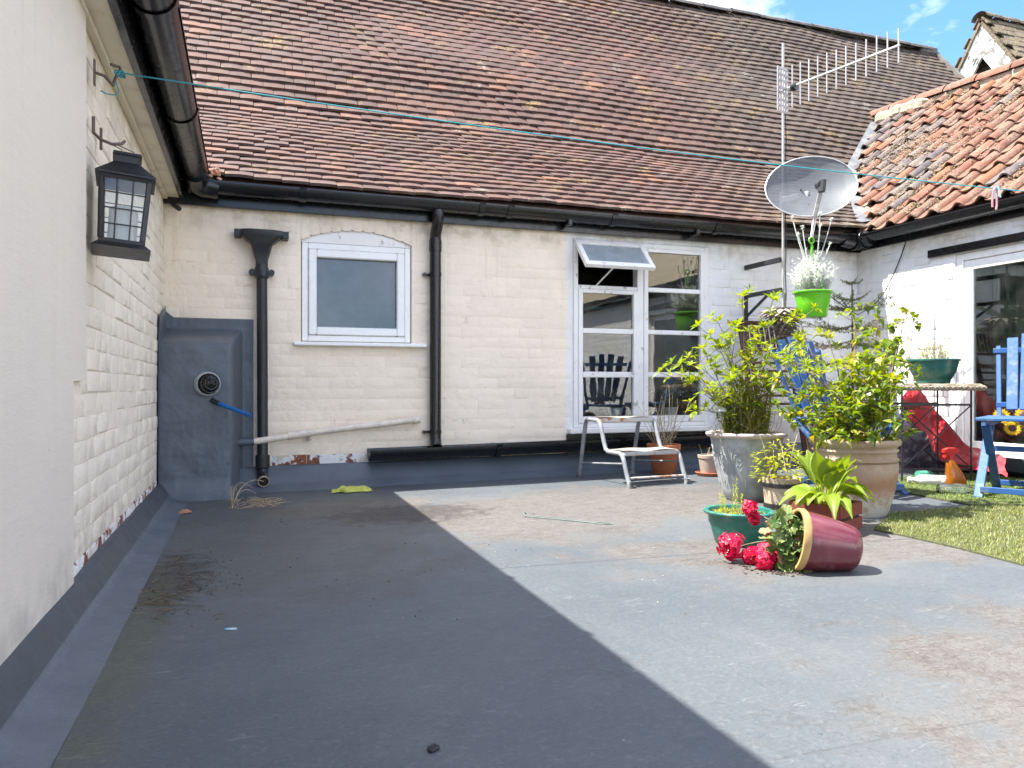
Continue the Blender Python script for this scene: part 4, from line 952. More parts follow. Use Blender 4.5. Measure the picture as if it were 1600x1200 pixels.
# washing line and its hooks
m_line = simple('turquoise_line', (0.02,0.24,0.30), .5, (0.04,0.31,0.33), 6, bump=0)
A0 = PX(183,113,XL+.075); B0 = Vector((XR-.02, 2.5, 1.615))
hk = MB(); pl = PX(145,100,XL).y
q0 = PX(146,113,XL+.02)
hk.box((XL+.0205,q0.y-.009,q0.z-.045),(XL+.026,q0.y+.009,q0.z+.045),.002); hk.tube([q0+Vector((.004,0,.0)), q0+Vector((.03,.02,.0)), q0+Vector((.048,.075,-.010)), A0+Vector((.0,.004,-.004)), A0+Vector((.012,.018,.008)), A0+Vector((.006,.005,.022)), A0+Vector((-.018,-.015,.020))], .0055, 8)
tag(smoothang(hk.build('line_hook', m_wire)), 'rusty hook plate on the left wall with the blue line tied round it', 'hook')
ln = MB(); N = 40; sagf = lambda f: -.055*4*f*(1-f)
ln.tube([A0.lerp(B0, k/N) + Vector((0,0,sagf(k/N))) for k in range(N+1)], .0026, 6)
for k in range(5): ln.tube([A0 + Vector((.004*k+.008*math.cos(w), .006*math.sin(w)+.004*k, .010*math.sin(w+k))) for w in [2*math.pi*j/10 for j in range(11)]], .003, 5)
ln.tube([A0, A0+Vector((-.005,0,-.03)), A0+Vector((.006,.004,-.065)), A0+Vector((-.004,.0,-.082)), A0+Vector((-.03,-.01,-.085)), A0+Vector((-.05,-.015,-.078))], .0022, 6)
lin = tag(ln.build('washing_line', m_line), 'thin turquoise washing line strung across the terrace between the walls', 'washing line')
f = 0; best = None
for k in range(400):
    p = A0.lerp(B0, k/400) + Vector((0,0,sagf(k/400))); dpt = p.x*FX+p.y*FY; u_ = (p.x*RX+p.y*RY)/dpt*1190+800
    if abs(u_-1557) < 3: best = p
m_peg = simple('faded_blue_plastic', (0.30,0.47,0.52), .5); m_pink = simple('faded_pink_string', (0.50,0.22,0.24), .9)
pg = thing('clothes_peg', 'faded blue clothes peg with pink string left on the washing line', 'peg', best)
b_ = MB(); 
for sx in (-1,1): b_.beam(best+Vector((.004,.006*sx,.014)), best+Vector((.012,.013*sx,-.045)), .011,.006,.001)
b_.build('body', m_peg, pg)
b_ = MB()
for o_ in (-.05, .012): b_.tube([best+Vector((o_*.5,o_*.3,.0)), best+Vector((o_,o_*.5,-.02)), best+Vector((o_*1.1,o_*.5,-.075)), best+Vector((o_*1.0-.004,o_*.5,-.098))], .005, 6)
b_.build('string', m_pink, pg)

# TV aerial on a mast held off the back wall by two iron brackets
MXp = PY(1168,409,D); MX = MXp.x; MYm = 4.95
aer = thing('television_aerial', 'tall thin mast with a toothed metal television aerial', 'aerial', (MX, MYm, 1.2))
b_ = MB(); b_.tube([(MX,MYm,1.28),(MX,MYm,3.38)], .0105, 12); smoothang(b_.build('mast', m_alu, aer))
b_ = MB(); b_.tube([(MX+.016+.004*math.sin(k*1.7), MYm-.012, 1.3+k*.11) for k in range(15)], .004, 6); b_.build('cable', m_black, aer)
b_ = MB(); b_.box((MX-.035,MYm+.0,1.66),(MX-.013,D,1.70),.003); b_.build('wall_bracket', m_iron, aer)
b_ = MB(); b_.box((MX-.035,MYm-.01,1.425),(MX-.013,D-.022,1.46),.003); b_.box((MX-.04,D-.022,1.15),(MX-.008,D-.004,1.465),.003); b_.beam((MX-.024,MYm+.14,1.43),(MX-.024,D-.02,1.27), .014,.02); b_.build('wall_bracket', m_iron, aer)
bz = 3.02; q0 = Vector((MX, MYm-.02, bz)); e0 = PD(1238,135,5.82); e1 = PD(1404,71,5.16)
ba = (e1-e0).normalized(); b_ = MB(); b_.beam(e0 - ba*.10, e1+ba*.01, .014,.014,.002); b_.build('boom', m_alu, aer)
for k in range(12):
    f = (k/11)**1.03; p = e0.lerp(e1, f); L = .165 - .048*f; b_ = MB()
    b_.tube([p-Vector((0,0,L)), p+Vector((0,0,L))], .0052, 8); b_.build('element', m_alu, aer)
b_ = MB(); b_.tube([e0-ba*.005+Vector((0,0,-.012)), e0+ba*.035+Vector((0,0,-.01))], [.024,.030], 14); b_.build('dipole_box', m_black, aer)
rc = e0 - ba*.085; sdv = Vector((-ba.y, ba.x, 0)).normalized()
b_ = MB(); RMx = Matrix(((sdv.x,ba.x,0,rc.x),(sdv.y,ba.y,0,rc.y),(0,0,1,rc.z),(0,0,0,1)))
for x in (-.062,-.030,.030,.062): b_.box((x-.006,-.004,-.165),(x+.006,.004,.165),.001,RMx)
for z in (-.165,-.12,-.075,-.02,.02,.075,.12,.165): b_.box((-.068,-.003,z-.009),(.068,.003,z+.009),.001,RMx)
b_.build('reflector', m_alu, aer)

# satellite dish
def meshdish():
    t = NT('grey_perforated_dish'); c = t.mix(t.ramp(t.noise(5,4),.35,.75), (0.080,0.090,0.102), (0.105,0.114,0.125)); t.done(c, .5, .0)
    tr = t.n.new('ShaderNodeBsdfTransparent'); mx = t.n.new('ShaderNodeMixShader'); mx.inputs[0].default_value = .12
    t.l.new(t.b.outputs[0], mx.inputs[1]); t.l.new(tr.outputs[0], mx.inputs[2]); t.l.new(mx.outputs[0], t.out.inputs[0]); return t.mat
m_dish = meshdish()
dc = PD(1267, 291, 5.72); dn = Vector((-.50,-.80,.33)).normalized()
qx = Vector((0,0,1)).cross(dn).normalized(); qy = dn.cross(qx)
qx, qy = (qx*math.cos(.06)+qy*math.sin(.06)), (qy*math.cos(.06)-qx*math.sin(.06))
DM = Matrix(((qx.x,qy.x,dn.x,dc.x),(qx.y,qy.y,dn.y,dc.y),(qx.z,qy.z,dn.z,dc.z),(0,0,0,1)))
dish = thing('satellite_dish', 'oval grey satellite dish beside the aerial mast above the gutter', 'satellite dish', dc)
b_ = MB(); A_, B_ = .325, .258
def dpt(r, w): return DM @ Vector((A_*r*math.cos(w), B_*r*math.sin(w), .075*r*r-.075))
rr_ = [0.02,.25,.5,.75,.92,1.0]; n = 48; vs = []; fs = []
for r in rr_:
    for j in range(n): vs.append(dpt(r, 2*math.pi*j/n))
for i in range(len(rr_)-1):
    for j in range(n): fs.append((i*n+j,i*n+(j+1)%n,(i+1)*n+(j+1)%n,(i+1)*n+j))
b_.add(vs, fs); smoothang(b_.build('reflector', m_dish, dish), 60)
b_ = MB(); b_.tube([dpt(1.005, 2*math.pi*j/n) for j in range(n+1)], .0055, 6, cap=False); smoothang(b_.build('rim', m_grey, dish))
m_lnb = simple('dark_grey_plastic', (0.035,0.037,0.04), .45)
lnb = DM @ Vector((.03,-.12,.20)); root = dpt(.95, -math.pi/2*1.0)
b_ = MB(); b_.beam(root+dn*-.02+Vector((0,0,-.02)), lnb-Vector((0,0,.03)), .028,.022,.003); b_.build('arm', m_grey, dish)
b_ = MB(); lax = (dc - lnb).normalized(); b_.tube([lnb, lnb+lax*.035, lnb+lax*.05, lnb+lax*.085], [.026,.026,.020,.022], 14); b_.beam(lnb+Vector((.0,0,-.06)), lnb+Vector((.012,0,.035)), .05,.035,.006); b_.build('receiver', m_lnb, dish)
b_ = MB(); bk = DM @ Vector((0,-.02,-.08)); b_.beam(bk, Vector((MX,MYm,bk.z-.0)), .05,.05,.005); b_.tube([Vector((MX,MYm,bk.z-.07)),Vector((MX,MYm,bk.z+.07))], .026, 12); b_.build('mount', m_grey, dish)
b_ = MB()
for (x,y) in ((.05,.03),(-.06,.02),(.10,.035),(-.02,-.12)): b_.tube([DM @ Vector((x,y,-.07)), DM @ Vector((x,y,-.058))], .007, 8)
b_.build('bolts', m_lnb, dish)
# loose black cable on the right wall
cb = MB()
cp = [PX(1416,376,XR-.012),PX(1408,400,XR-.016),PX(1398,425,XR-.014),PX(1383,455,XR-.02),PX(1365,478,XR-.03),PX(1340,492,XR-.10),PX(1318,478,XR-.30),PY(1296,462,D-.05)]
cb.tube(cp, .0042, 6); tag(cb.build('cable', m_black), 'loose black cable looping down the white right wall', 'cable')
# ================================================================== pots, plants and furniture
m_soil = simple('dark_potting_soil', (0.035,0.024,0.016), .95, (0.07,0.05,0.035), 40, bump=1, bscale=60, dist=.01)
m_terra = simple('terracotta', (0.40,0.13,0.05), .75, (0.33,0.105,0.05), 10, bump=.2)
def urn_mat():
    t = NT('bleached_terracotta'); z = t.xyz()[2]; n = t.noise(7, 6, .65)
    c = t.mix(t.ramp(n, .35, .65), (0.31,0.215,0.145), (0.38,0.305,0.225))
    band = t.math('ADD', n, t.math('MULTIPLY', t.math('ABSOLUTE', t.math('SUBTRACT', z, .19)), -4.5))
    c = t.mix(t.math('MULTIPLY', t.ramp(band, .12, .42), .7), c, (0.27,0.125,0.06))
    c = t.mix(t.math('MULTIPLY', t.ramp(z, .20, .09), t.ramp(t.noise(24,6), .3, .6)), c, (0.46,0.43,0.37))
    t.bump(t.noise(50,5), .5, .006); return t.done(c, .85, 0, .25)
m_urn = urn_mat()
m_stonepot = simple('grey_stone_effect_pot', (0.33,0.35,0.36), .7, (0.235,0.25,0.255), 12, bump=.4)
m_stonerim = simple('pinkish_grey_rim', (0.46,0.38,0.35), .7, (0.36,0.31,0.29), 14, bump=.3)
m_teal = simple('teal_green_plastic', (0.008,0.105,0.078), .38, (0.02,0.19,0.145), 6, bump=.04, dust=.35)
m_dkgreen = simple('dark_green_plastic', (0.010,0.085,0.066), .33, (0.014,0.105,0.08), 6, bump=.03, dust=.2)
m_lime = simple('lime_green_plastic', (0.11,0.42,0.009), .30, (0.13,0.50,0.01), 6, bump=.02, dust=.15)
m_maroon = simple('maroon_glazed_clay', (0.115,0.018,0.028), .20, (0.165,0.036,0.047), 8, (0.4,0.85), .06, 18, spec=.6, dust=.10)
m_ochre = simple('ochre_unglazed_rim', (0.46,0.28,0.10), .6, (0.36,0.21,0.08), 16)
m_inner = simple('stained_pot_inside', (0.20,0.16,0.12), .9, (0.08,0.06,0.045), 14)
m_beige = simple('beige_plastic_pot', (0.40,0.32,0.26), .5); m_beigew = simple('wood_grain_bucket', (0.46,0.38,0.27), .7, (0.33,0.26,0.18), 18, bump=.5)
m_redwood = simple('red_stained_wood', (0.18,0.032,0.023), .65, (0.15,0.03,0.022), 18, bump=.4, bscale=40)
m_blueW = simple('weathered_blue_paint', (0.015,0.075,0.225), .55, (0.085,0.13,0.20), 13, (0.52,0.68), .45, 40)
m_stem = simple('woody_stem', (0.11,0.075,0.05), .8, (0.16,0.12,0.08), 30); m_dry = simple('dry_straw_stems', (0.44,0.35,0.22), .9, (0.3,0.22,0.13), 30, rand=.2); m_gstem = simple('green_stem', (0.14,0.17,0.05), .6)
m_lf_yel = leafmat('yellow_green_leaves', [(0,(0.21,0.29,0.02)),(.35,(0.29,0.36,0.025)),(.7,(0.16,0.25,0.02)),(.95,(0.34,0.35,0.03)),(1,(0.38,0.24,0.05))], .48)
m_lf_grn = leafmat('mid_green_leaves', [(0,(0.07,0.14,0.016)),(.35,(0.15,0.23,0.020)),(.7,(0.26,0.32,0.026)),(.94,(0.32,0.32,0.03)),(1,(0.28,0.17,0.05))], .45)
m_lf_sml = leafmat('small_box_leaves', [(0,(0.26,0.32,0.022)),(.5,(0.36,0.41,0.028)),(1,(0.48,0.49,0.04))], .55)
m_hosta = leafmat('hosta_leaf', [(0,(0.12,0.20,0.02)),(.6,(0.20,0.28,0.028)),(1,(0.24,0.30,0.03))], .35, .38)
m_hostay = leafmat('yellowing_hosta_leaf', [(0,(0.40,0.36,0.03)),(1,(0.46,0.37,0.04))], .35, .4)
m_ger = leafmat('geranium_leaves', [(0,(0.07,0.13,0.03)),(.5,(0.12,0.18,0.045)),(.9,(0.18,0.22,0.07)),(1,(0.30,0.24,0.09))], .25)
m_gerdry = leafmat('withered_geranium_leaves', [(0,(0.34,0.17,0.09)),(.5,(0.40,0.22,0.14)),(1,(0.36,0.28,0.08))], .2, .7)
m_red = leafmat('crimson_petals', [(0,(0.44,0.003,0.022)),(.5,(0.56,0.005,0.042)),(.85,(0.60,0.010,0.085)),(1,(0.46,0.003,0.015))], .25, .5)
m_silver = leafmat('silver_leaves', [(0,(0.50,0.53,0.48)),(.6,(0.66,0.68,0.62)),(1,(0.76,0.77,0.70))], .3, .7)
m_white = leafmat('white_petals', [(0,(0.7,0.7,0.66)),(1,(0.78,0.78,0.72))], .2, .6)
m_needle = leafmat('conifer_needles', [(0,(0.055,0.085,0.018)),(.7,(0.09,0.12,0.026)),(1,(0.17,0.20,0.035))], .15, .6)
m_needled = leafmat('browned_needles', [(0,(0.12,0.095,0.055)),(.6,(0.17,0.14,0.085)),(1,(0.10,0.11,0.04))], .1, .8)
m_sunf = leafmat('sunflower_petals', [(0,(0.62,0.36,0.01)),(1,(0.70,0.48,0.02))], .3, .5)

def rv(s=1.0): return Vector((ru(-s,s), ru(-s,s), ru(-s,s)))
def curve(p, q, bend=Vector((0,0,0)), n=6): return [p.lerp(q, k/n) + bend*(4*(k/n)*(1-k/n)) for k in range(n+1)]
def pot(prof, M, n=40): b_ = MB(); b_.lathe(prof, n, M); return b_
def soil(parent, r, z, c):
    b_ = MB()
    b_.grid(14, 10, lambda u, v: Vector((c.x + r*v*math.cos(2*math.pi*u), c.y + r*v*math.sin(2*math.pi*u), z + .012*mn.noise(Vector((math.cos(2*math.pi*u)*v*5, math.sin(2*math.pi*u)*v*5, c.x)))))); return smoothang(b_.build('soil', m_soil, parent))
def rosette(mb, p, d, k, L, Wd, spread=.9, droop=.35):
    d = d.normalized(); a = d.cross(Vector((.3,.2,1))).normalized(); b2 = d.cross(a); off = rnd()*6
    for i in range(k):
        w = off + 2*math.pi*i/k + ru(-.3,.3); r = spread*ru(.7,1.2)
        dd = d*ru(.35,.8) + (a*math.cos(w)+b2*math.sin(w))*r
        mb.leaf(p + dd*.006, dd, Vector((0,0,1)) + rv(.3), L*ru(.7,1.15), Wd*ru(.75,1.15), ru(.15,.45), ru(.1,droop))

# ---- tall grey planter with shrubs
tp0 = deck(1166, 790); tpc = PD(1166, 700, 4.42); tpc.z = dz(tpc.x)
pl = thing('planter', 'tall grey stone effect planter holding small bushy shrubs and a solar light', 'planter', tpc)
TM_ = Matrix.Translation(tpc); hT = .372
def rT(z): f = z/hT; return .108 + (.205-.108)*(f**.62)
b_ = MB(); b_.lathe([(.001,.0),(.106,.0)] + [(rT(z), z) for z in [hT*k/14 for k in range(15)]] + [(.190,hT-.005),(.185,hT-.05),(.001,hT-.05)], 60, TM_); smoothang(b_.build('body', m_stonepot, pl), 50)
b_ = MB(); b_.lathe([(.203,hT-.012),(.222,hT-.006),(.230,hT+.006),(.226,hT+.016),(.212,hT+.019),(.194,hT+.012),(.190,hT-.01)], 60, TM_); smoothang(b_.build('rim', m_stonerim, pl), 60)
for k in range(10):
    w = 2*math.pi*k/10 + .12; b_ = MB()
    def sp(a, z, o=.0008): r = rT(z)+o; return TM_ @ Vector((r*math.cos(w+a), r*math.sin(w+a), z))
    for o_ in (.0, .035): 
        A1 = .235-o_*1.5; b_.tube([sp(-A1*.9, .05+o_), sp(-A1, .18), sp(-A1, .265-o_), sp(-A1*.72,.30-o_), sp(0,.315-o_*1.2), sp(A1*.72,.30-o_), sp(A1,.265-o_), sp(A1,.18), sp(A1*.9,.05+o_)], .0017, 5)
    for z in (.255,.225,.195):
        for sg in (-1,1): b_.tube([sp(0,z-.02), sp(sg*.06,z-.004), sp(sg*.10,z+.010), sp(sg*.07,z+.018)], .0016, 5)
    for sg in (-1,1): b_.tube([sp(sg*.03,.075), sp(sg*.07,.10), sp(sg*.02,.118)], .0016, 5)
    b_.tube([sp(.314,.01,.001), sp(.314,.20,.001), sp(.314,hT-.01,.001)], .003, 5)
    b_.build('moulded_panel', m_stonepot, pl)
soil(pl, .19, hT-.02, tpc)
base = tpc + Vector((0,0,hT-.02))
fol = MB(); stm = MB()
for k in range(95):               # dense upright small-leaved shrub
    r = .125*math.sqrt(rnd()); w = ru(0,6.28); p = base + Vector((r*math.cos(w), r*math.sin(w)*.8, 0)); hgt = ru(.20,.40)*(1-.25*r/.11)
    q = p + Vector((r*math.cos(w)*.55+ru(-.03,.03), ru(-.05,.05), hgt)); path = curve(p, q, rv(.015), 6); stm.tube(path, .0018, 4)
    for j in range(30):
        f = .06 + .94*j/30; i = min(5, int(f*6)); pp = path[i].lerp(path[i+1], f*6-i); ww = j*2.4 + rnd()
        fol.leaf(pp, Vector((math.cos(ww), math.sin(ww), ru(.2,.8))), Vector((0,0,1)), ru(.028,.044), ru(.013,.019), .2, .25, n=2)
tag(fol.build('leaves', m_lf_sml, pl), kind='stuff'); tag(stm.build('stems', m_gstem, pl), kind='stuff')
fol = MB(); stm = MB()
ends = [(1160,464,4.5),(1207,468,4.45),(1122,503,4.5),(1062,572,4.35),(1048,588,4.5),(1086,642,4.25),(1131,545,4.4),(1188,540,4.3),(1228,505,4.5),(1212,562,4.35),(1102,612,4.3),(1140,592,4.2),(1180,515,4.6),(1098,545,4.5),(1250,560,4.4),(1196,590,4.3),(1080,600,4.4),(1232,600,4.35),(1170,560,4.45),(1118,575,4.55),(1110,525,4.4),(1150,520,4.35),(1075,560,4.45)]
for (px, py, dp_) in ends:
    q = PD(px, py, dp_); p = base + Vector((ru(-.09,.09), ru(-.07,.07), 0)); mid = Vector((ru(-.03,.03), ru(-.03,.03), ru(.02,.07)))
    path = curve(p, q, mid, 8); stm.tube(path, [.0032-.0002*k for k in range(9)], 5)
    rosette(fol, q, (path[-1]-path[-3])+Vector((0,0,.02)), random.randint(7,10), .060, .026)
    for j in range(3, 9):
        if j > 2:
            tw = path[j] + Vector((ru(-.06,.06), ru(-.05,.05), ru(.01,.06))); stm.tube([path[j], tw], .0018, 4); rosette(fol, tw, tw-path[j]+Vector((0,0,.03)), random.randint(6,9), .050, .022)
tag(fol.build('shoots', m_lf_yel, pl), kind='stuff'); tag(stm.build('branches', m_stem, pl), kind='stuff')
dry = MB()
for k in range(85):
    w = ru(0,6.28); p = base + Vector((.14*math.cos(w)*rnd(), .13*math.sin(w)*rnd(), 0)) + Vector((.05*(1 if k%3 else -1.6),0,0)); q = p + Vector((ru(-.10,.14), ru(-.08,.08), ru(.05,.20))); dry.tube(curve(p, q, rv(.03), 4), .0013, 4)
tag(dry.build('dry_twigs', m_dry, pl), kind='stuff')
lo = MB()
for k in range(180):
    w = ru(0,6.28); r = .18*math.sqrt(rnd()); p = base + Vector((r*math.cos(w), r*math.sin(w), ru(0,.03))); lo.leaf(p, Vector((math.cos(w), math.sin(w), ru(.1,1))), Vector((0,0,1)), ru(.02,.035), ru(.008,.014), .2, .4, n=2)
tag(lo.build('low_growth', m_lf_sml, pl), kind='stuff')
slp = PD(1126, 690, 4.30); slp.z = tpc.z + hT - .03
sol = thing('solar_light', 'small silver stake solar light in the tall grey planter', 'light', slp)
b_ = MB(); b_.tube([slp, slp+Vector((0,0,.115))], .005, 8); b_.build('stake', m_grey, sol)
b_ = MB(); b_.lathe([(.012,.11),(.022,.118),(.026,.165),(.024,.17)], 20, Matrix.Translation(slp)); b_.build('lens', m_glass, sol)
b_ = MB(); b_.lathe([(.032,.170),(.034,.174),(.026,.19),(.010,.198),(.001,.199)], 20, Matrix.Translation(slp)); smoothang(b_.build('cap', m_grey, sol))
gb = PD(1187, 684, 4.27); b_ = MB(); b_.lathe([(.022*math.sin(math.pi*k/12)+.0003, -.022*math.cos(math.pi*k/12)) for k in range(13)], 20, Matrix.Translation(Vector((gb.x,gb.y,tpc.z+hT-.005))))
tag(smoothang(b_.build('glass_ball', simple('pale_glass_ball', (0.5,0.55,0.58), .1, bump=0)), 60), 'pale glass ball resting on the soil of the tall grey planter', 'ball')

# ---- big bleached urn
uc = PD(1335, 760, 3.92); uc.z = dz(uc.x)
ur = thing('urn', 'large ribbed sun bleached terracotta urn holding the biggest shrub', 'urn', uc); UM = Matrix.Translation(uc)
b_ = MB(); b_.lathe([(.001,0),(.150,0),(.156,.008),(.178,.08),(.196,.16),(.204,.22),(.205,.255),(.204,.266),(.196,.270),(.207,.279),(.207,.287),(.197,.294),(.197,.318),(.206,.326),(.205,.334),(.197,.341),(.203,.350),(.216,.358),(.219,.372),(.213,.384),(.196,.385),(.188,.372),(.186,.33),(.001,.33)], 56, UM); smoothang(b_.build('body', m_urn, ur), 50)
soil(ur, .187, .345+uc.z, uc)
base = uc + Vector((0,0,.34)); fol = MB(); fy = MB(); stm = MB()
ends = [(1424,575,4.1,1),(1414,484,4.1,0),(1330,487,4.2,0),(1232,565,3.9,1),(1238,622,3.8,0),(1290,525,4.1,1),(1372,498,4.2,0),(1402,542,4.0,0),(1396,605,3.8,0),(1350,562,3.9,0),(1272,652,3.7,0),(1384,642,3.75,0),(1240,650,3.9,0),(1340,530,4.0,0),(1365,590,3.8,1),(1318,640,3.65,0),(1250,500,4.15,1),(1215,590,4.0,1),(1395,510,4.1,0),(1375,555,4.1,1),(1345,615,3.75,0),(1332,575,3.85,1),(1400,660,3.7,0),(1250,530,4.1,1),(1222,640,3.95,0),(1310,680,3.68,0),(1360,680,3.68,0),(1285,690,3.7,0),(1390,690,3.78,0)]
for (px, py, dp_, kd) in ends:
    q = PD(px, py, dp_); p = base + Vector((ru(-.11,.11), ru(-.10,.10), 0)); path = curve(p, q, Vector((ru(-.05,.05), ru(-.05,.05), ru(.0,.06))), 9)
    stm.tube(path, [.0048-.00035*k for k in range(10)], 5)
    def put(pp, dd, kk):
        if kd: rosette(fy, pp, dd, random.randint(6,9), .050, .022)
        else:
            for i in range(kk):
                d2 = dd.normalized()*ru(0,.6) + rv(1.0) + Vector((0,0,-.25)); fol.leaf(pp + rv(.012), d2, Vector((0,0,1))+rv(.5), ru(.024,.058), ru(.020,.043), ru(.0,.5), ru(.2,.5), n=4, tip=.42)
    put(q, path[-1]-path[-3]+Vector((0,0,.02)), 6)
    for j in range(2, 10):
        for rep in range(3):
            if rnd() < .58:
                tw = path[j] + Vector((ru(-.07,.07), ru(-.06,.06), ru(-.02,.06))); stm.tube([path[j], tw], .0017, 4); put(tw, tw-path[j]+Vector((0,0,.02)), random.randint(3,6))
tag(fol.build('leaves', m_lf_grn, ur), kind='stuff'); tag(fy.build('shoots', m_lf_yel, ur), kind='stuff'); tag(stm.build('branches', m_stem, ur), kind='stuff')

# ---- hosta in a red slatted crate
cc = PD(1290, 800, 3.50); cc.z = dz(cc.x)
cra = thing('crate', 'small red wooden crate planted with a broad leaved hosta', 'crate', cc); CM = Matrix.Translation(cc) @ Matrix.Rotation(.42, 4, 'Z')
for (z0,z1) in ((.012,.062),(.074,.132)):
    for k in range(4):
        b_ = MB(); b_.box((-.112,-.121,z0),(.112,-.109,z1),.002, CM @ Matrix.Rotation(math.pi/2*k,4,'Z')); b_.build('slat', m_redwood, cra)
for sx in (-1,1):
    for sy in (-1,1): b_ = MB(); b_.box((sx*.096-.011,sy*.096-.011,0),(sx*.096+.011,sy*.096+.011,.130),.002,CM); b_.build('corner_post', m_redwood, cra)
b_ = MB(); b_.box((-.108,-.108,.012),(.108,.108,.112),.006,CM); b_.build('soil', m_soil, cra)
hb = cc + Vector((0,0,.105))
def hosta_leaf(p, d, L, Wd, rise, droop, mat, roll=0):
    side = d.cross(Vector((0,0,1))).normalized(); b_ = MB(); nu, nv = 6, 10
    st_ = .30
    def fn(u, v):
        t = v; c_ = p + d*(L*(t + .0)) + Vector((0,0,1))*(rise*L*(t*1.35) - droop*L*t*t*1.6)
        tt = max(0,(t-st_)/(1-st_)); w = Wd*.5*(math.sin(math.pi*min(1, tt**.72))) if t > st_ else 0
        w = max(w, .0035); x = (u-.5)*2
        return c_ + side*(x*w) + Vector((0,0,1))*(abs(x)*w*.32 + .004*math.sin(x*14)*(1 if t>st_ else 0) + roll*x*w)
    b_.grid(nu, nv, fn); o_ = smoothang(b_.build('leaf', mat, cra), 80); return o_
for k in range(34):
    w = ru(0, 6.28) if k > 21 else 2*math.pi*k/22 + ru(-.2,.2); inn = k > 21
    d_ = Vector((math.cos(w), math.sin(w), 0)); L = ru(.19,.25)
    hosta_leaf(hb + d_*.015 + Vector((0,0,ru(-.01,.02))), d_*(.45 if inn else .78), L*(1.25 if inn else 1.1), ru(.066,.092), ru(.75,1.0) if inn else ru(.6,.95), ru(.15,.35) if inn else ru(.45,.72), m_hosta, ru(-.3,.3))
for (px, py, dd) in ((1306,792,Vector((.10,-1,0))),(1306,792,Vector((.45,-.9,0))),(1262,770,Vector((-.75,-.6,0))),(1336,772,Vector((.7,-.5,0)))):
    hosta_leaf(hb + Vector((0,0,.02)), dd.normalized()*.62, .21, .072, .55, .84, m_hostay)

# ---- teal pot with moss and sprigs
tc_ = PD(1154, 840, 3.24); tc_.z = dz(tc_.x)
te = thing('plant_pot', 'teal green plastic pot with mossy soil and thin upright sprigs', 'plant pot', tc_); MM = Matrix.Translation(tc_)
b_ = MB(); b_.lathe([(.001,0),(.092,0),(.098,.006),(.116,.07),(.121,.085),(.124,.088),(.126,.115),(.131,.124),(.142,.126),(.146,.131),(.146,.137),(.138,.142),(.126,.139),(.122,.12),(.001,.112)], 48, MM); smoothang(b_.build('body', m_teal, te), 45)
soil(te, .122, .122+tc_.z, tc_)
fol = MB(); 
for (px, dy_, hgt) in ((1122,-.02,.105),(1146,.0,.16),(1156,.02,.13),(1138,.03,.07),(1150,-.03,.09)):
    p = Vector((tc_.x, tc_.y, tc_.z+.118)); q = PD(px, 800, 3.24); p.x, p.y = q.x, q.y; p.y += dy_
    for s_ in range(2):
        tpv = p + Vector((ru(-.012,.012), ru(-.01,.01), hgt*ru(.8,1.05)))
        for j in range(26):
            f = j/26; w = j*2.4; fol.leaf(p.lerp(tpv, f), Vector((math.cos(w), math.sin(w), 1.6)), Vector((0,0,1)), ru(.014,.022)*(1.1-f*.5), .004, .2, .1, n=2)
for k in range(420):
    w = ru(0,6.28); r = .115*math.sqrt(rnd()); 
    if math.cos(w-2.8) < -.1 and rnd() < .8: continue
    fol.leaf(Vector((tc_.x+r*math.cos(w), tc_.y+r*math.sin(w), tc_.z+.124)), Vector((ru(-1,1),ru(-1,1),1)), Vector((0,0,1)), ru(.008,.016), .005, .2, .2, n=2)
tag(fol.build('sprigs', m_lf_sml, te), kind='stuff')

# ---- toppled maroon pot
ra_, rb_ = .109, .076; Lp = .215
ax_ = Vector((.915,-.403,0)).normalized()
mc = deck(1268, 893); mc = Vector((mc.x, mc.y, 0)); mc += Vector((-.035,.045,0)); tl = math.atan2(ra_-rb_, Lp)
axv = (ax_*math.cos(tl) - Vector((0,0,math.sin(tl)))).normalized()
cz_ = dz(mc.x) + ra_*math.cos(tl)+.003
MO = Vector((mc.x, mc.y, cz_)); q_ = axv.to_track_quat('Z','Y').to_matrix().to_4x4(); MMr = Matrix.Translation(MO) @ q_
mp_ = thing('toppled_pot', 'glossy maroon plant pot lying on its side with an ochre rim', 'plant pot', (mc.x, mc.y, dz(mc.x)))
b_ = MB(); b_.lathe([(ra_*.985,.026),(ra_*.975,.045),(.101,.09),(.093,.14),(.083,.185),(.076,.207),(.068,.2145),(.001,.2145)], 56, MMr); smoothang(b_.build('body', m_maroon, mp_), 50)
b_ = MB(); b_.lathe([(ra_-.009,.02),(ra_-.010,.002),(ra_-.004,-.003),(ra_+.004,-.001),(ra_+.005,.018),(ra_*.988,.0262)], 56, MMr); smoothang(b_.build('rim', m_ochre, mp_), 60)
b_ = MB(); b_.lathe([(ra_-.0095,.004),(ra_-.016,.05),(.088,.13),(.001,.135)], 40, MMr); smoothang(b_.build('inside', m_inner, mp_), 60)
b_ = MB(); b_.tube([MMr @ Vector((0,0,.214)), MMr @ Vector((0,0,.224))], [.05,.046], 20); b_.build('foot', m_maroon, mp_)
gr = thing('geranium', 'red flowering geranium spilling from the toppled maroon pot', 'plant', (mc.x-.1, mc.y, dz(mc.x)))
def flower(b_, c_, n_, r_, nrm):
    for k in range(n_):
        d_ = (nrm*.6 + rv(1)).normalized(); p = c_ + d_*r_*ru(.55,1.10); a = d_.cross(Vector((.2,.4,1))).normalized(); b2 = d_.cross(a); o_ = rnd()*6
        for j in range(5):
            w = o_ + 2*math.pi*j/5; dd = (a*math.cos(w)+b2*math.sin(w)) + d_*.35; b_.leaf(p, dd, d_, ru(.015,.024), ru(.013,.019), ru(-.1,.3), ru(.0,.4), n=3, tip=1.4)
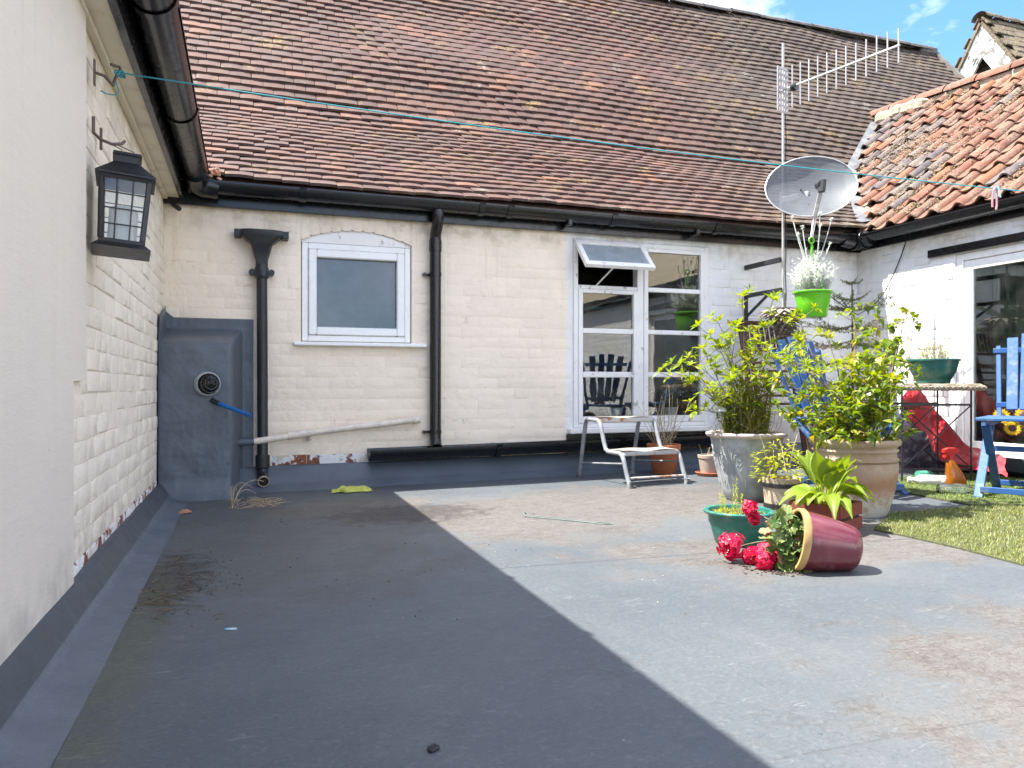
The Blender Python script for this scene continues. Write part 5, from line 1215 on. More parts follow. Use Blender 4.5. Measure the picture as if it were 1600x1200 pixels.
for (px,py,dp_,r_) in ((1142,853,2.90,.048),(1198,880,2.84,.040),(1174,876,2.86,.031),(1194,896,2.78,.030),(1216,884,2.82,.026),(1172,795,2.94,.026),(1178,810,2.94,.020)):
    c_ = PD(px, py, dp_); c_.z = max(c_.z, r_*.95 + dz(c_.x)); b_ = MB(); flower(b_, c_, int(26*(r_/.03)**1.3)+6, r_, Vector((-.3,-.6,.5))); tag(b_.build('flower_head', m_red, gr), kind='stuff')
    eye = MB()
    for k in range(8): p = c_ + (Vector((-.3,-.7,.4))+rv(.9)).normalized()*r_*1.05; eye.lathe([(.0015,-.001),(.0022,0),(.0003,.002)], 6, Matrix.Translation(p))
    tag(eye.build('flower_eyes', m_white, gr), kind='stuff')
stm = MB(); rt = MO + axv*.01
for (px,py,dp_) in ((1150,856,2.95),(1196,885,2.9),(1178,802,2.99),(1200,845,2.98),(1225,885,2.9),(1240,830,2.98),(1214,870,2.93)):
    q = PD(px,py,dp_); q.z = max(q.z, .012); stm.tube(curve(rt+Vector((ru(-.02,.02),0,ru(-.05,.03))), q, Vector((0,0,ru(.0,.03))), 6), .003, 6)
tag(stm.build('stems', m_stem, gr), kind='stuff')
def gleaf(b_, p, nrm, r_, cup):
    nrm = nrm.normalized(); a = nrm.cross(Vector((.3,.1,1))); a = a.normalized() if a.length > .01 else Vector((1,0,0)); b2 = nrm.cross(a); n_ = 15; vs = [p]
    ph = rnd()*6
    for j in range(n_):
        w = 2*math.pi*j/n_; rr = r_*(1+.16*math.cos(5*w+ph)+ru(-.08,.08)); vs.append(p + a*rr*math.cos(w) + b2*rr*math.sin(w) + nrm*(cup*rr*(.6+.5*math.sin(7*w+ph))))
    b_.add(vs, [(0,1+j,1+(j+1)%n_) for j in range(n_)])
fol = MB(); dryl = MB()
for k in range(190):
    px, py = random.choice(((1238,822),(1245,842),(1232,850),(1225,812),(1250,858),(1240,888),(1250,896),(1228,892),(1212,850),(1255,830),(1258,850),(1262,872),(1260,884),(1236,876)))
    p = PD(px+random.gauss(0,9), py+random.gauss(0,9), 2.79+ru(-.06,.06)); p.z = max(p.z, .010+dz(p.x))
    gleaf(fol if rnd() > .12 else dryl, p, Vector((-.3,-.6,.7))+rv(.8), ru(.015,.028), ru(.1,.6))
for (px,py) in ((1195,830),(1200,838),(1204,822),(1252,868),(1258,875),(1230,866),(1222,870),(1262,862)):
    p = PD(px,py,2.78); p.z = max(p.z,.012+dz(p.x)); gleaf(dryl, p, Vector((-.2,-.7,.6))+rv(.6), ru(.018,.026), ru(.2,.7))
tag(fol.build('leaves', m_ger, gr), kind='stuff'); tag(dryl.build('withered_leaves', m_gerdry, gr), kind='stuff')

cp_ = MB()
for k in range(260):
    p = MMr @ Vector((random.gauss(0,.05), random.gauss(0,.05), -abs(random.gauss(.0,.07)))); s_ = ru(.002,.006); p.z = dz(p.x)+s_*.4
    cp_.box((-s_,-s_*.8,-s_*.5),(s_,s_*.8,s_*.5), s_*.3, Matrix.Translation(p) @ Matrix.Rotation(ru(0,6),4,'Z') @ Matrix.Rotation(ru(-.6,.6),4,'X'))
tag(cp_.build('spilled_compost', m_soil), 'dark compost crumbs spilled at the mouth of the toppled pot', None, None, 'stuff')
# ---- wood grain bucket
bc = PD(1222, 790, 4.10); bc.z = dz(bc.x)
bu = thing('bucket_planter', 'short wood grain bucket with dark bands between the planter and crate', 'plant pot', bc); MM = Matrix.Translation(bc)
b_ = MB(); b_.lathe([(.001,0),(.085,0),(.090,.02),(.102,.15),(.105,.165),(.095,.165),(.092,.14),(.001,.14)], 40, MM); smoothang(b_.build('body', m_beigew, bu), 45)
for z in (.018,.128): b_ = MB(); b_.lathe([(.0885+.1*z-.001,z-.012),(.094+.1*z,z-.010),(.096+.1*z,z+.010),(.0905+.1*z,z+.012)], 40, MM); b_.build('band', m_iron, bu)
soil(bu, .092, .148+bc.z, bc)
fol = MB()
for k in range(300):
    w = ru(0,6.28); r = .15*math.sqrt(rnd()); p = bc + Vector((r*math.cos(w), r*math.sin(w), .155+ru(0,.26)*(1-r*3.4))); fol.leaf(p, Vector((math.cos(w),math.sin(w),ru(-.3,1))), Vector((0,0,1)), ru(.02,.036), ru(.014,.022), .25, .4, n=3)
tag(fol.build('leaves', m_lf_sml, bu), kind='stuff')
stm = MB(); p = bc+Vector((.06,-.05,.16)); q = PD(1237,772,3.95)
for k in range(10): stm.tube(curve(bc+Vector((ru(-.06,.06),ru(-.06,.06),.15)), bc+Vector((ru(-.12,.14),ru(-.12,.1),ru(.22,.40))), rv(.03), 4), .0015, 4)
tag(stm.build('stems', m_dry, bu), kind='stuff')

# ---- terracotta pot of bare twigs and small beige pot by the window
kc = PD(1037, 745, 5.70); kc.z = dz(kc.x)
kp = thing('plant_pot', 'terracotta pot of bare dry twigs behind the step stool', 'plant pot', kc); MM = Matrix.Translation(kc)
b_ = MB(); b_.lathe([(.001,0),(.082,0),(.086,.006),(.108,.155),(.110,.160),(.122,.165),(.127,.215),(.124,.220),(.112,.218),(.104,.16),(.001,.155)], 44, MM); smoothang(b_.build('body', m_terra, kp), 45)
soil(kp, .106, .185+kc.z, kc); stm = MB()
for k in range(34):
    w = ru(0,6.28); p = kc + Vector((.05*math.cos(w), .05*math.sin(w), .18)); q = p + Vector((ru(-.22,.20), ru(-.10,.06), ru(.10,.50))); path = curve(p, q, rv(.03), 5); stm.tube(path, .0017, 4)
    if rnd() < .6: stm.tube(curve(path[3], path[3]+Vector((ru(-.08,.08),ru(-.05,.05),ru(.02,.10))), rv(.01), 3), .0011, 4)
tag(stm.build('twigs', m_dry, kp), kind='stuff')
kc2 = PD(1108, 735, 5.55); kc2.z = dz(kc2.x)
kp2 = thing('plant_pot', 'small beige plastic pot on a terracotta saucer under the window sill', 'plant pot', kc2); MM = Matrix.Translation(kc2)
b_ = MB(); b_.lathe([(.001,.012),(.060,.012),(.076,.125),(.081,.128),(.083,.150),(.078,.152),(.072,.13),(.001,.125)], 36, MM); smoothang(b_.build('body', m_beige, kp2), 45)
b_ = MB(); b_.lathe([(.001,0),(.085,0),(.100,.024),(.096,.026),(.083,.008),(.001,.008)], 36, MM); smoothang(b_.build('saucer', m_terra, kp2), 45); soil(kp2, .074, .138+kc2.z, kc2)
stm = MB()
for k in range(9): p = kc2+Vector((ru(-.04,.04),ru(-.04,.04),.135)); stm.tube(curve(p, p+Vector((ru(-.06,.06),ru(-.03,.03),ru(.02,.09))), rv(.01), 3), .0014, 4)
tag(stm.build('twigs', m_dry, kp2), kind='stuff')

# ---- lime hanging pot with a silver plant
hc = PD(1270, 475, 5.60); zr_ = H + (603-456)/1190*5.60; zb_ = H + (603-496)/1190*5.60
hg = thing('hanging_pot', 'lime green hanging pot with silver foliage under the satellite dish', 'plant pot', (hc.x,hc.y,zb_)); MM = Matrix.Translation((hc.x,hc.y,zb_)); hh_ = zr_-zb_
b_ = MB(); b_.lathe([(.001,0),(.092,0),(.098,.006),(.116,hh_*.55),(.128,hh_-.018),(.130,hh_-.014),(.139,hh_-.012),(.142,hh_-.002),(.138,hh_+.002),(.126,hh_),(.122,hh_-.02),(.001,hh_-.03)], 48, MM); smoothang(b_.build('body', m_lime, hg), 45)
hkp = PD(1268, 385, 5.60); b_ = MB()
b_.tube([hkp + Vector((.022*math.cos(w), 0, .022*math.sin(w)+.045)) for w in [2*math.pi*k/18 for k in range(19)]], .006, 8); b_.tube([hkp+Vector((.0,0,.022)), hkp+Vector((.006,0,-.005)), hkp+Vector((-.002,0,-.05))], [.006,.009,.007], 8); smoothang(b_.build('hook', m_lime, hg))
b_ = MB()
for w in (.4, 2.5, 4.6): b_.tube([hkp+Vector((0,0,-.045)), Vector((hc.x+.132*math.cos(w), hc.y+.132*math.sin(w), zr_))], .0022, 5)
b_.build('hanger_strands', m_lime, hg)
b_ = MB(); armp = root + Vector((0,0,-.02))
for o_ in (-.010,.012): b_.beam(armp + Vector((o_,0,0)), hkp+Vector((o_*.6,0,.066)), .009,.003)
b_.build('hanging_strap', m_white, hg)
soil(hg, .122, zr_-.012, hc); fol = MB(); bc_ = Vector((hc.x,hc.y,zr_-.01))
for k in range(190):
    w = ru(0,6.28); r = .095*math.sqrt(rnd()); p = bc_ + Vector((r*math.cos(w), r*math.sin(w), 0)); q = p + Vector((r*math.cos(w)*.9+ru(-.03,.03), ru(-.05,.05), ru(.10,.29)*(1.2-r*5)))
    for j in range(14):
        f = .2+.8*j/14; pp = p.lerp(q, f); ww = ru(0,6.28); fol.leaf(pp, Vector((math.cos(ww),math.sin(ww),ru(.3,1.4))), Vector((0,0,1)), ru(.028,.052), .0105, .1, .2, n=2)
tag(fol.build('silver_leaves', m_silver, hg), kind='stuff')
stk = MB(); fh = MB()
for (px,py) in ((1238,340),(1254,355),(1282,353),(1299,343),(1297,381),(1281,334),(1247,366)):
    q = PD(px,py,5.60+ru(-.05,.05)); p = bc_+Vector((ru(-.06,.06),0,.05)); path = curve(p,q,Vector((ru(-.02,.02),0,.0)),5); stk.tube(path, .0036, 5)
    for j in (2,3,4): fol2 = fh.leaf(path[j], Vector((ru(-1,1),ru(-1,1),1.2)), Vector((0,0,1)), .03, .006, .1,.2,n=2)
    for j in range(26): fh.leaf(q+rv(.006), rv(1)+Vector((0,0,.5)), Vector((0,0,1)), .017, .011, .2,.1,n=2)
tag(stk.build('flower_stalks', m_silver, hg), kind='stuff'); tag(fh.build('flower_heads', m_silver, hg), kind='stuff')
fol = MB()
for k in range(34): w = ru(0,6.28); p = bc_+Vector((.05+ru(-.05,.06), -.06+ru(-.03,.03), .005)); fol.leaf(p, Vector((math.cos(w),math.sin(w)-.4,ru(.2,.9))), Vector((0,0,1)), ru(.03,.05), ru(.016,.024), .2,.3,n=3)
tag(fol.build('green_leaves', m_lf_grn, hg), kind='stuff')

# ---- Norfolk pine in a pot
nc = Vector((4.30, 4.58, dz(4.3)))
npn = thing('conifer', 'young conifer with tiers of drooping brown branches behind the blue chair', 'tree', nc); MM = Matrix.Translation(nc)
b_ = MB(); b_.lathe([(.001,0),(.12,0),(.16,.24),(.17,.25),(.155,.25),(.15,.22),(.001,.22)], 32, MM); b_.build('pot', m_terra, npn); zt_ = H + (603-440)/1190*(nc.x*FX+nc.y*FY)
b_ = MB(); b_.tube([nc+Vector((0,0,.2)), nc+Vector((.01,0,.7)), Vector((nc.x,nc.y,zt_))], [.014,.010,.004], 8); smoothang(b_.build('trunk', m_stem, npn))
fol = MB(); fd = MB(); br = MB()
tiers = [(zt_-.008,.085,.25,1),(zt_-.135,.15,.35,1),(zt_-.20,.27,.30,1),(zt_-.33,.33,.12,.6),(zt_-.44,.38,.02,.35),(zt_-.56,.42,-.05,.25),(zt_-.70,.44,-.12,.2),(zt_-.84,.45,-.2,.2)]
for (z, L, rise, gfrac) in tiers:
    nb_ = 6 if L > .1 else 4
    for k in range(nb_):
        w = 2*math.pi*k/nb_ + z*3 + ru(-.2,.2); d_ = Vector((math.cos(w),math.sin(w),0)); p = Vector((nc.x,nc.y,z)); q = p + d_*L + Vector((0,0,rise*L)); path = curve(p,q,Vector((0,0,-.12*L)),8); br.tube(path, [.0035-.0003*j for j in range(9)], 5)
        def needles(path, dens, tgt, ln_):
            for j in range(len(path)-1):
                for m_ in range(dens):
                    pp = path[j].lerp(path[j+1], rnd()); dd = (path[j+1]-path[j]).normalized()*.7 + rv(1.0); tgt.leaf(pp, dd, Vector((0,0,1)), ln_*ru(.8,1.4), .0042, 0, .2, n=2)
        tgt = fol if rnd() < gfrac else fd; needles(path, 16, tgt, .017)
        for j in range(2, 9):
            for sg in (-1,1):
                if L > .2: sd_ = d_.cross(Vector((0,0,1)))*sg; e_ = path[j] + sd_*L*.30*(1-j/14) + d_*L*.16 + Vector((0,0,ru(-.02,.02))); pt2 = curve(path[j], e_, Vector((0,0,-.01)), 3); br.tube(pt2, .0013, 4); needles(pt2, 14, tgt, .015)
tag(fol.build('needles', m_needle, npn), kind='stuff'); tag(fd.build('brown_needles', m_needled, npn), kind='stuff'); tag(br.build('branches', m_stem, npn), kind='stuff')

# ---- ragged layered cone on the mast bracket
wc = PY(1222, 490, 4.98)
m_bark = simple('grey_brown_bark_layers', (0.20,0.16,0.12), .95, (0.33,0.29,0.24), 18, bump=.8, rand=.2)
wk = MB()
for k in range(11):
    f = k/10; r = .135*(1-f)+.035; zc_ = wc.z+.02 - .28*f; cx2 = wc.x + .045*f
    for j in range(16):
        w = 2*math.pi*j/16 + k*.2; p = Vector((cx2 + r*.55*math.cos(w), wc.y + r*.55*math.sin(w), zc_+.012)); wk.leaf(p, Vector((math.cos(w),math.sin(w),ru(-.35,.1))), Vector((0,0,1)), r*.62, .055, -.25, .3, n=3)
    wk.tube([(cx2,wc.y,zc_+.02),(cx2,wc.y,zc_-.02)], [r*.6,r*.5], 14)
wk.tube([(wc.x+.02,wc.y,wc.z+.02),(wc.x+.005,MYm+.0,1.42)], .004, 5)
tag(wk.build('bark_cone', m_bark), 'ragged grey brown layered bark cone hanging from the mast bracket', 'ornament')

# ---- step stool
m_stool = simple('chipped_grey_steel_tube', (0.28,0.295,0.31), .35, (0.20,0.21,0.22), 14, bump=.05, metal=.2)
def rustmat():
    t = NT('rusty_step_edge'); n = t.noise(14, 6, .7); c = t.mix(t.ramp(n,.52,.60), (0.46,0.46,0.45), (0.32,0.12,0.035)); t.bump(n,.3,.004); return t.done(c,.6,.1)
m_rust = rustmat(); m_tread = simple('grey_rubber_tread', (0.33,0.29,0.25), .7, (0.26,0.22,0.19), 9, bump=.4, bscale=120); m_rub = simple('worn_rubber_foot', (0.05,0.05,0.052), .7, (0.3,0.3,0.3), 20)
RL = deck(892,741); FL = deck(985,763); FR = deck(1074,756)
RL.y = min(RL.y, D-.30); k_ = (FR-FL); k_.z = 0; wS = k_.length; xs = k_.normalized(); ys = Vector((-xs.y, xs.x, 0))
org = FL.copy(); dep = .40
def sp_(x, y, z): return org + xs*x + ys*y + Vector((0,0,z))
stl = thing('step_stool', 'folding two step metal stool with rusty edges in front of the casement window', 'step stool', org)
ht, hl = .425, .215
def q_(sx, y, z): return sp_(sx*wS, y, z)
for sx in (0, 1):
    q = lambda y, z: q_(sx, y, z)
    b_ = MB(); b_.tube([q(0,0), q(.045,.09), q(.075,hl-.05), q(.095,hl-.015), q(.125,hl), q(.27,hl), q(.305,hl+.014), q(.325,hl+.055), q(.365,ht-.06), q(.385,ht-.016), q(.415,ht), q(.545,ht), q(.575,ht-.014), q(.592,ht-.06), q(.655,.10), q(.675,0)], .0150, 12); smoothang(b_.build('side_frame', m_stool, stl))
    for yy in (0, .675):
        b_ = MB(); p = q(yy, 0); b_.tube([p, p+Vector((0,0,.042))], [.0215,.0185], 12); b_.build('rubber_foot', m_rub, stl)
for (y0, y1, z) in ((.085,.290,hl+.012),(.375,.575,ht+.012)):
    M = Matrix(((xs.x,ys.x,0,org.x),(xs.y,ys.y,0,org.y),(0,0,1,org.z+z),(0,0,0,1)))
    b_ = MB(); b_.box((.012,y0,-.028),(wS-.012,y1,.002),.005,M); b_.build('step', m_rust, stl)
    b_ = MB(); b_.grid(14, 8, lambda u, v: M @ Vector((.004+u*(wS-.008), y0+.002+v*(y1-y0-.004), .0055+.0045*math.sin(u*9.4+1)*math.cos(v*2.2)))); smoothang(b_.build('tread', m_tread, stl), 80)
b_ = MB(); b_.tube([sp_(.0,.030,.060), sp_(wS,.030,.060)], .0075, 8); b_.build('crossbar', m_rust, stl)
for sx in (0,1): b_ = MB(); b_.tube([sp_(sx*wS,.09,.15), sp_(sx*wS,.650,.105)], .006, 8); b_.build('side_bar', m_stool, stl)

# ---- folding slatted chairs
def chair(name, label, M, mat, fan=1.0, seat_h=.45, grp=None):
    c_ = thing(name, label, 'chair', M.translation, grp)
    def part(nm, fn): b_ = MB(); fn(b_); return b_.build(nm, mat, c_)
    for k in range(6): y = -.215 + k*.078; part('seat_slat', lambda b_: b_.box((-.225,y,seat_h-.010),(.225,y+.062,seat_h+.008),.003,M))
    for sx in (-1,1):
        x = sx*.185; part('seat_rail', lambda b_: b_.box((x-.011,-.21,seat_h-.040),(x+.011,.25,seat_h-.011),.002,M))
        x = sx*.208; part('leg', lambda b_: b_.beam(M @ Vector((x,-.23,0)), M @ Vector((x,.21,seat_h-.02)), .024,.046,.003, up=M.to_3x3() @ Vector((1,0,0))))
        x = sx*.180; part('leg', lambda b_: b_.beam(M @ Vector((x,.25,0)), M @ Vector((x,-.16,seat_h-.04)), .024,.046,.003, up=M.to_3x3() @ Vector((1,0,0))))
    for (y, z) in ((-.215,.05),(.235,.05),(.03,.27)): part('stretcher', lambda b_: b_.beam(M @ Vector((-.2,y,z)), M @ Vector((.2,y,z)), .018,.032,.002))
    n_ = 6
    for k in range(n_):
        f = (k-(n_-1)/2)/((n_-1)/2); zt = .965 - .075*f*f
        p = Vector((f*.165, .225, seat_h+.045)); q = Vector((f*.165*(1+.30*fan), .225+.155, zt)); wd = .026 if k in (0, n_-1) else .060
        if k in (0, n_-1): p.z = seat_h-.035
        part('back_slat', lambda b_: b_.beam(M @ p, M @ q, wd, .017, .003, up=M.to_3x3() @ Vector((0,1,.3))))
    for z, s_ in ((seat_h+.075,.185),(.86,.215)):
        y = .225 + .155*(z-seat_h-.045)/(.95-seat_h); part('back_rail', lambda b_: b_.beam(M @ Vector((-s_,y+.019,z)), M @ Vector((s_,y+.019,z)), .018,.030,.002))
    return c_
def face(o_, b2):  # o_: seat centre on deck, b2: direction of the chair's back
    b2 = Vector(b2).normalized(); x_ = Vector((b2.y,-b2.x,0)); return Matrix(((x_.x,b2.x,0,o_[0]),(x_.y,b2.y,0,o_[1]),(0,0,1,dz(o_[0])),(0,0,0,1)))
chair('folding_chair', 'blue slatted folding chair half hidden behind the big shrub', face((3.43,3.67),(-.25,.97)), m_blueW, 1.6)
chair('folding_chair', 'blue slatted folding chair at the right edge before the glass door', face((4.232,3.165),(.86,.51)), m_blueW, .5)
# folded brown chair leaning on the back wall
bcx = PY(1190,600,5.10).x
wch = thing('folded_chair', 'dark brown slatted wooden chair folded against the back wall', 'chair', (bcx+.08,5.1,dz(4)))
zT = H + (603-506)/1190*6.05
def lean(x, z, o=0): f = z/zT; return Vector((bcx+.09+x, 4.93 + .28*f - o, z + dz(4)))
for sx in (-1,1): b_ = MB(); b_.beam(lean(sx*.22,0), lean(sx*.22,zT), .045,.028,.004, up=(0,1,0)); b_.build('stile', m_brown, wch)
b_ = MB(); b_.beam(lean(-.262,zT-.03), lean(.262,zT-.03), .030,.075,.008, up=(0,1,0)); b_.build('top_rail', m_brown, wch)
b_ = MB(); b_.beam(lean(-.21,zT-.25), lean(.21,zT-.25), .026,.055,.004, up=(0,1,0)); b_.build('back_rail', m_brown, wch)
for k in range(8): x = -.17+.0486*k; b_ = MB(); b_.beam(lean(x,zT-.23), lean(x,zT-.06), .030,.014,.002, up=(0,1,0)); b_.build('back_slat', m_brown, wch)
for k in range(6): z = .50+.065*k; b_ = MB(); b_.beam(lean(-.20,z,.05), lean(.20,z,.05), .018,.052,.003, up=(0,1,0)); b_.build('seat_slat', m_brown, wch)
for sx in (-1,1): b_ = MB(); b_.beam(lean(sx*.19,0.0,.07), lean(sx*.19,.90,.035), .022,.040,.003, up=(0,1,0)); b_.build('leg', m_brown, wch)

# ---- bistro table with woven top
tcn = Vector((4.39, 4.045, 0)); tz_ = .70
tb = thing('bistro_table', 'square bistro table with a woven top on thin black folding legs', 'table', (tcn.x,tcn.y,dz(4.4)))
m_weave = simple('grey_brown_weave', (0.30,0.25,0.19), .8, (0.20,0.165,0.12), 30, bump=.6)
tx = Vector((RX,RY,0)); ty = Vector((FX,FY,0))
def tq(x, y, z): return tcn + tx*x + ty*y + Vector((0,0,z))
b_ = MB(); TMx = Matrix(((tx.x,ty.x,0,tcn.x),(tx.y,ty.y,0,tcn.y),(0,0,1,0),(0,0,0,1)))
b_.box((-.285,-.25,tz_-.042),(.285,.25,tz_-.006),.006,TMx); top_ = b_.build('table_top', m_weave, tb)
b_ = MB()
for e_ in range(4):
    A_, B_ = [(-.29,-.255),(.29,-.255),(.29,.255),(-.29,.255)][e_], [(.29,-.255),(.29,.255),(-.29,.255),(-.29,-.255)][e_]
    for ph in (0, 2.1, 4.2): b_.tube([tq(A_[0]+(B_[0]-A_[0])*k/40, A_[1]+(B_[1]-A_[1])*k/40, tz_-.024) + Vector((0,0,.012*math.sin(k*1.3+ph))) + (tx if e_ % 2 else ty)*(.008*math.cos(k*1.3+ph)) for k in range(41)], .0075, 6)
b_.build('woven_edge', m_weave, tb)
for k in range(24): b_ = MB(); y = -.24+.0205*k; b_.tube([tq(-.28+.07*j, y, tz_-.004+.003*(1 if (j+k)%2 else -1)) for j in range(9)], .008, 5); b_.build('woven_strand', m_weave, tb)
zf = dz(4.4)
for (x, y) in ((-.23,-.2),(.23,-.2),(-.23,.2),(.23,.2)): b_ = MB(); b_.tube([tq(x,y,zf), tq(x,y,tz_-.042)], .0065, 8); b_.build('leg', m_iron, tb)
for y in (-.2,.2):
    for z in (.135,.565): b_ = MB(); b_.beam(tq(-.23,y,z), tq(.23,y,z), .010,.014); b_.build('rail', m_iron, tb)
    for sg in (-1,1): b_ = MB(); b_.tube([tq(-.23*sg,y+.004*sg,.14), tq(.23*sg,y+.004*sg,.56)], .0045, 6); b_.build('diagonal_brace', m_iron, tb)
for x in (-.23,.23): b_ = MB(); b_.beam(tq(x,-.2,.15), tq(x,.2,.15), .010,.012); b_.build('rail', m_iron, tb)
# bowl of daisies on it
bo = Vector((*PD(1458,580,(tcn.x*FX+tcn.y*FY)-.05).xy, tz_+.006))
bw = thing('plant_bowl', 'dark green plastic bowl of straggly daisies on the woven table', 'plant pot', bo); MM = Matrix.Translation(bo)
b_ = MB(); b_.lathe([(.001,0),(.096,0),(.104,.004),(.108,.028),(.112,.030),(.140,.085),(.153,.135),(.156,.150),(.164,.152),(.166,.162),(.160,.166),(.148,.160),(.144,.13),(.001,.125)], 48, MM); smoothang(b_.build('body', m_dkgreen, bw), 40)
soil(bw, .143, .140+bo.z, bo); fol = MB(); stm = MB(); pt = MB()
for k in range(70):
    w = ru(0,6.28); r = .10*math.sqrt(rnd()); p = bo+Vector((r*math.cos(w),r*math.sin(w),.14)); q = p+Vector((ru(-.10,.10),ru(-.08,.08),ru(.06,.21))); path = curve(p,q,rv(.015),4); stm.tube(path,.0012,4)
    for j in range(12): f=.15+.8*rnd(); fol.leaf(p.lerp(q,f), rv(1)+Vector((0,0,.6)), Vector((0,0,1)), ru(.014,.028), .004,.1,.2,n=2)
    if k < 30:
        for j in range(9): ww=2*math.pi*j/9; pt.leaf(q, Vector((math.cos(ww),math.sin(ww),.35)), Vector((0,0,1)), .010,.004,.1,.2,n=2)
tag(fol.build('leaves', m_lf_grn, bw), kind='stuff'); tag(stm.build('stems', m_dry, bw), kind='stuff'); tag(pt.build('petals', m_white, bw), kind='stuff')
# ---- plastic sack, spray bottle, bottles, sunflowers, jar
def plastic(name, col, rough=.2): return simple(name, col, rough, tuple(k*1.6+.01 for k in col), 7, (.55,.8), .5, 10, spec=.6, dist=.02)
m_purp = plastic('dark_purple_plastic', (0.040,0.028,0.045)); m_redp = plastic('red_plastic', (0.50,0.030,0.04), .35)
sk = thing('plastic_sheeting', 'crumpled dark purple plastic sheet with a red border propped by the glass door', 'sheet', (4.95,4.6,dz(5)))
def wrk(p, a=.03): return p + Vector((a*mn.noise(p*6) + a*.5*mn.noise(p*17), a*.6*mn.noise(p*6+Vector((5,5,5))), 0))
L0, L1 = PX(1393,738,4.78), PX(1393,668,4.90); R0, R1 = PX(1503,737,4.66), PX(1497,708,4.76); T1 = PX(1424,622,4.97)
def shf(u, v):
    lo = L0.lerp(R0, u); hi = (L1.lerp(T1, u/.28) if u < .28 else T1.lerp(R1, (u-.28)/.72))
    p = lo.lerp(hi, v); p.x -= .05*math.sin(math.pi*v)*math.sin(math.pi*u); return wrk(p)
b_ = MB(); b_.grid(40, 30, shf); smoothang(b_.build('purple_sheet', m_purp, sk), 70)
S0, S1 = PX(1424,612,4.93), PX(1506,716,4.70)
def strip(u, v):
    p = S0.lerp(S1, u) + Vector((-.03, -.085*(v-.5)*2*(.8+.5*u), .080*(v-.5)*2*(1-.3*u))) + Vector((0,0,-.035*math.sin(math.pi*u))); return wrk(p, .018) + Vector((-.012*math.sin(v*6+u*9),0,0))
b_ = MB(); b_.grid(40, 8, strip); smoothang(b_.build('red_border', m_redp, sk), 70)
def fold(u, v):
    q0 = PX(1488,730-30*v,4.62+.16*v); q1 = PX(1572,746-30*v,4.42+.24*v); p = q0.lerp(q1, u); p.z = max(p.z, dz(4.6)+.02) + .03*abs(mn.noise(Vector((u*5, v*3, 6)))) + .05*(1-u)*v; return wrk(p, .02)
b_ = MB(); b_.grid(30, 12, fold); smoothang(b_.build('red_fold', m_redp, sk), 70)
sbp = deck(1492,762)
m_amber = NT('amber_liquid'); m_amber.b.inputs['Transmission Weight'].default_value = .45; m_amber = m_amber.done((0.42,0.13,0.012), .12)
m_redplast = simple('red_plastic_trigger', (0.62,0.02,0.012), .3, bump=0)
spb = thing('spray_bottle', 'amber spray bottle with a red trigger head under the bistro table', 'spray bottle', sbp); SX = tx; MM = Matrix(((tx.x,ty.x,0,sbp.x),(tx.y,ty.y,0,sbp.y),(0,0,1,sbp.z),(0,0,0,1)))
b_ = MB(); rings = [(-.05,.062,.034,0),(-.054,.066,.036,.008),(-.054,.066,.036,.05),(-.054,.044,.034,.09),(-.052,.018,.028,.13),(-.050,-.004,.022,.165),(-.044,-.014,.014,.178)]
vs = []; n = 16
for (xa,xb,dp_,z) in rings:
    cx2=(xa+xb)/2; rx=(xb-xa)/2
    for j in range(n):
        w=2*math.pi*j/n; c_,s_=math.cos(w),math.sin(w); vs.append(MM @ Vector((cx2+rx*math.copysign(abs(c_)**.6,c_), dp_*math.copysign(abs(s_)**.6,s_), z)))
b_.add(vs, [(i*n+j,i*n+(j+1)%n,(i+1)*n+(j+1)%n,(i+1)*n+j) for i in range(len(rings)-1) for j in range(n)]+[tuple(range(n))]); smoothang(b_.build('bottle', m_amber, spb), 50)
b_ = MB(); b_.tube([MM @ Vector((-.029,0,.176)), MM @ Vector((-.029,0,.198))], .017, 14); b_.build('collar', m_redplast, spb)
b_ = MB(); M2 = MM @ Matrix.Rotation(math.pi/2,4,'X'); b_.prism([(-.075,.222),(-.072,.240),(-.045,.250),(.0,.250),(.020,.244),(.018,.226),(-.010,.214),(-.018,.198),(-.040,.198),(-.046,.215),(-.062,.190),(-.070,.192),(-.062,.216)][::-1], .034, M2 @ Matrix.Translation((0,0,-.017))); b_.build('trigger_head', m_redplast, spb)
m_clear = glassmat('clear_plastic_bottle', (0.85,0.88,0.87), .05, .25, 2.2); m_milk = simple('milky_plastic', (0.62,0.64,0.62), .35, (0.5,0.52,0.5), 12)
def lying(name, label, p, d, prof, mat, cap=None):
    d = Vector(d).normalized(); M = Matrix.Translation(p) @ d.to_track_quat('Z','Y').to_matrix().to_4x4(); o_ = thing(name, label, 'bottle', p)
    b_ = MB(); b_.lathe(prof, 24, M); smoothang(b_.build('body', mat, o_), 40)
    if cap: b_ = MB(); b_.lathe(cap, 16, M); b_.build('cap', m_upvc, o_)
bp0 = deck(1424,758); bp0.z += .036
lying('plastic_bottle', 'milky white plastic bottle lying on the turf under the table', bp0, (tx*.95-ty*.32), [(.001,0),(.012,0),(.014,.02),(.030,.045),(.034,.06),(.034,.16),(.031,.165),(.034,.17),(.034,.23),(.028,.238),(.001,.238)], m_milk, [(.001,-.022),(.016,-.022),(.016,.004),(.001,.004)])
bp1 = deck(1466,774); bp1.z += .036
lying('plastic_bottle', 'clear plastic bottle lying base first in front of the spray bottle', bp1, (tx*1-ty*.08), [(.001,.006),(.014,.004),(.028,0),(.034,.008),(.034,.12),(.030,.15),(.014,.19),(.012,.215),(.001,.215)], m_clear)
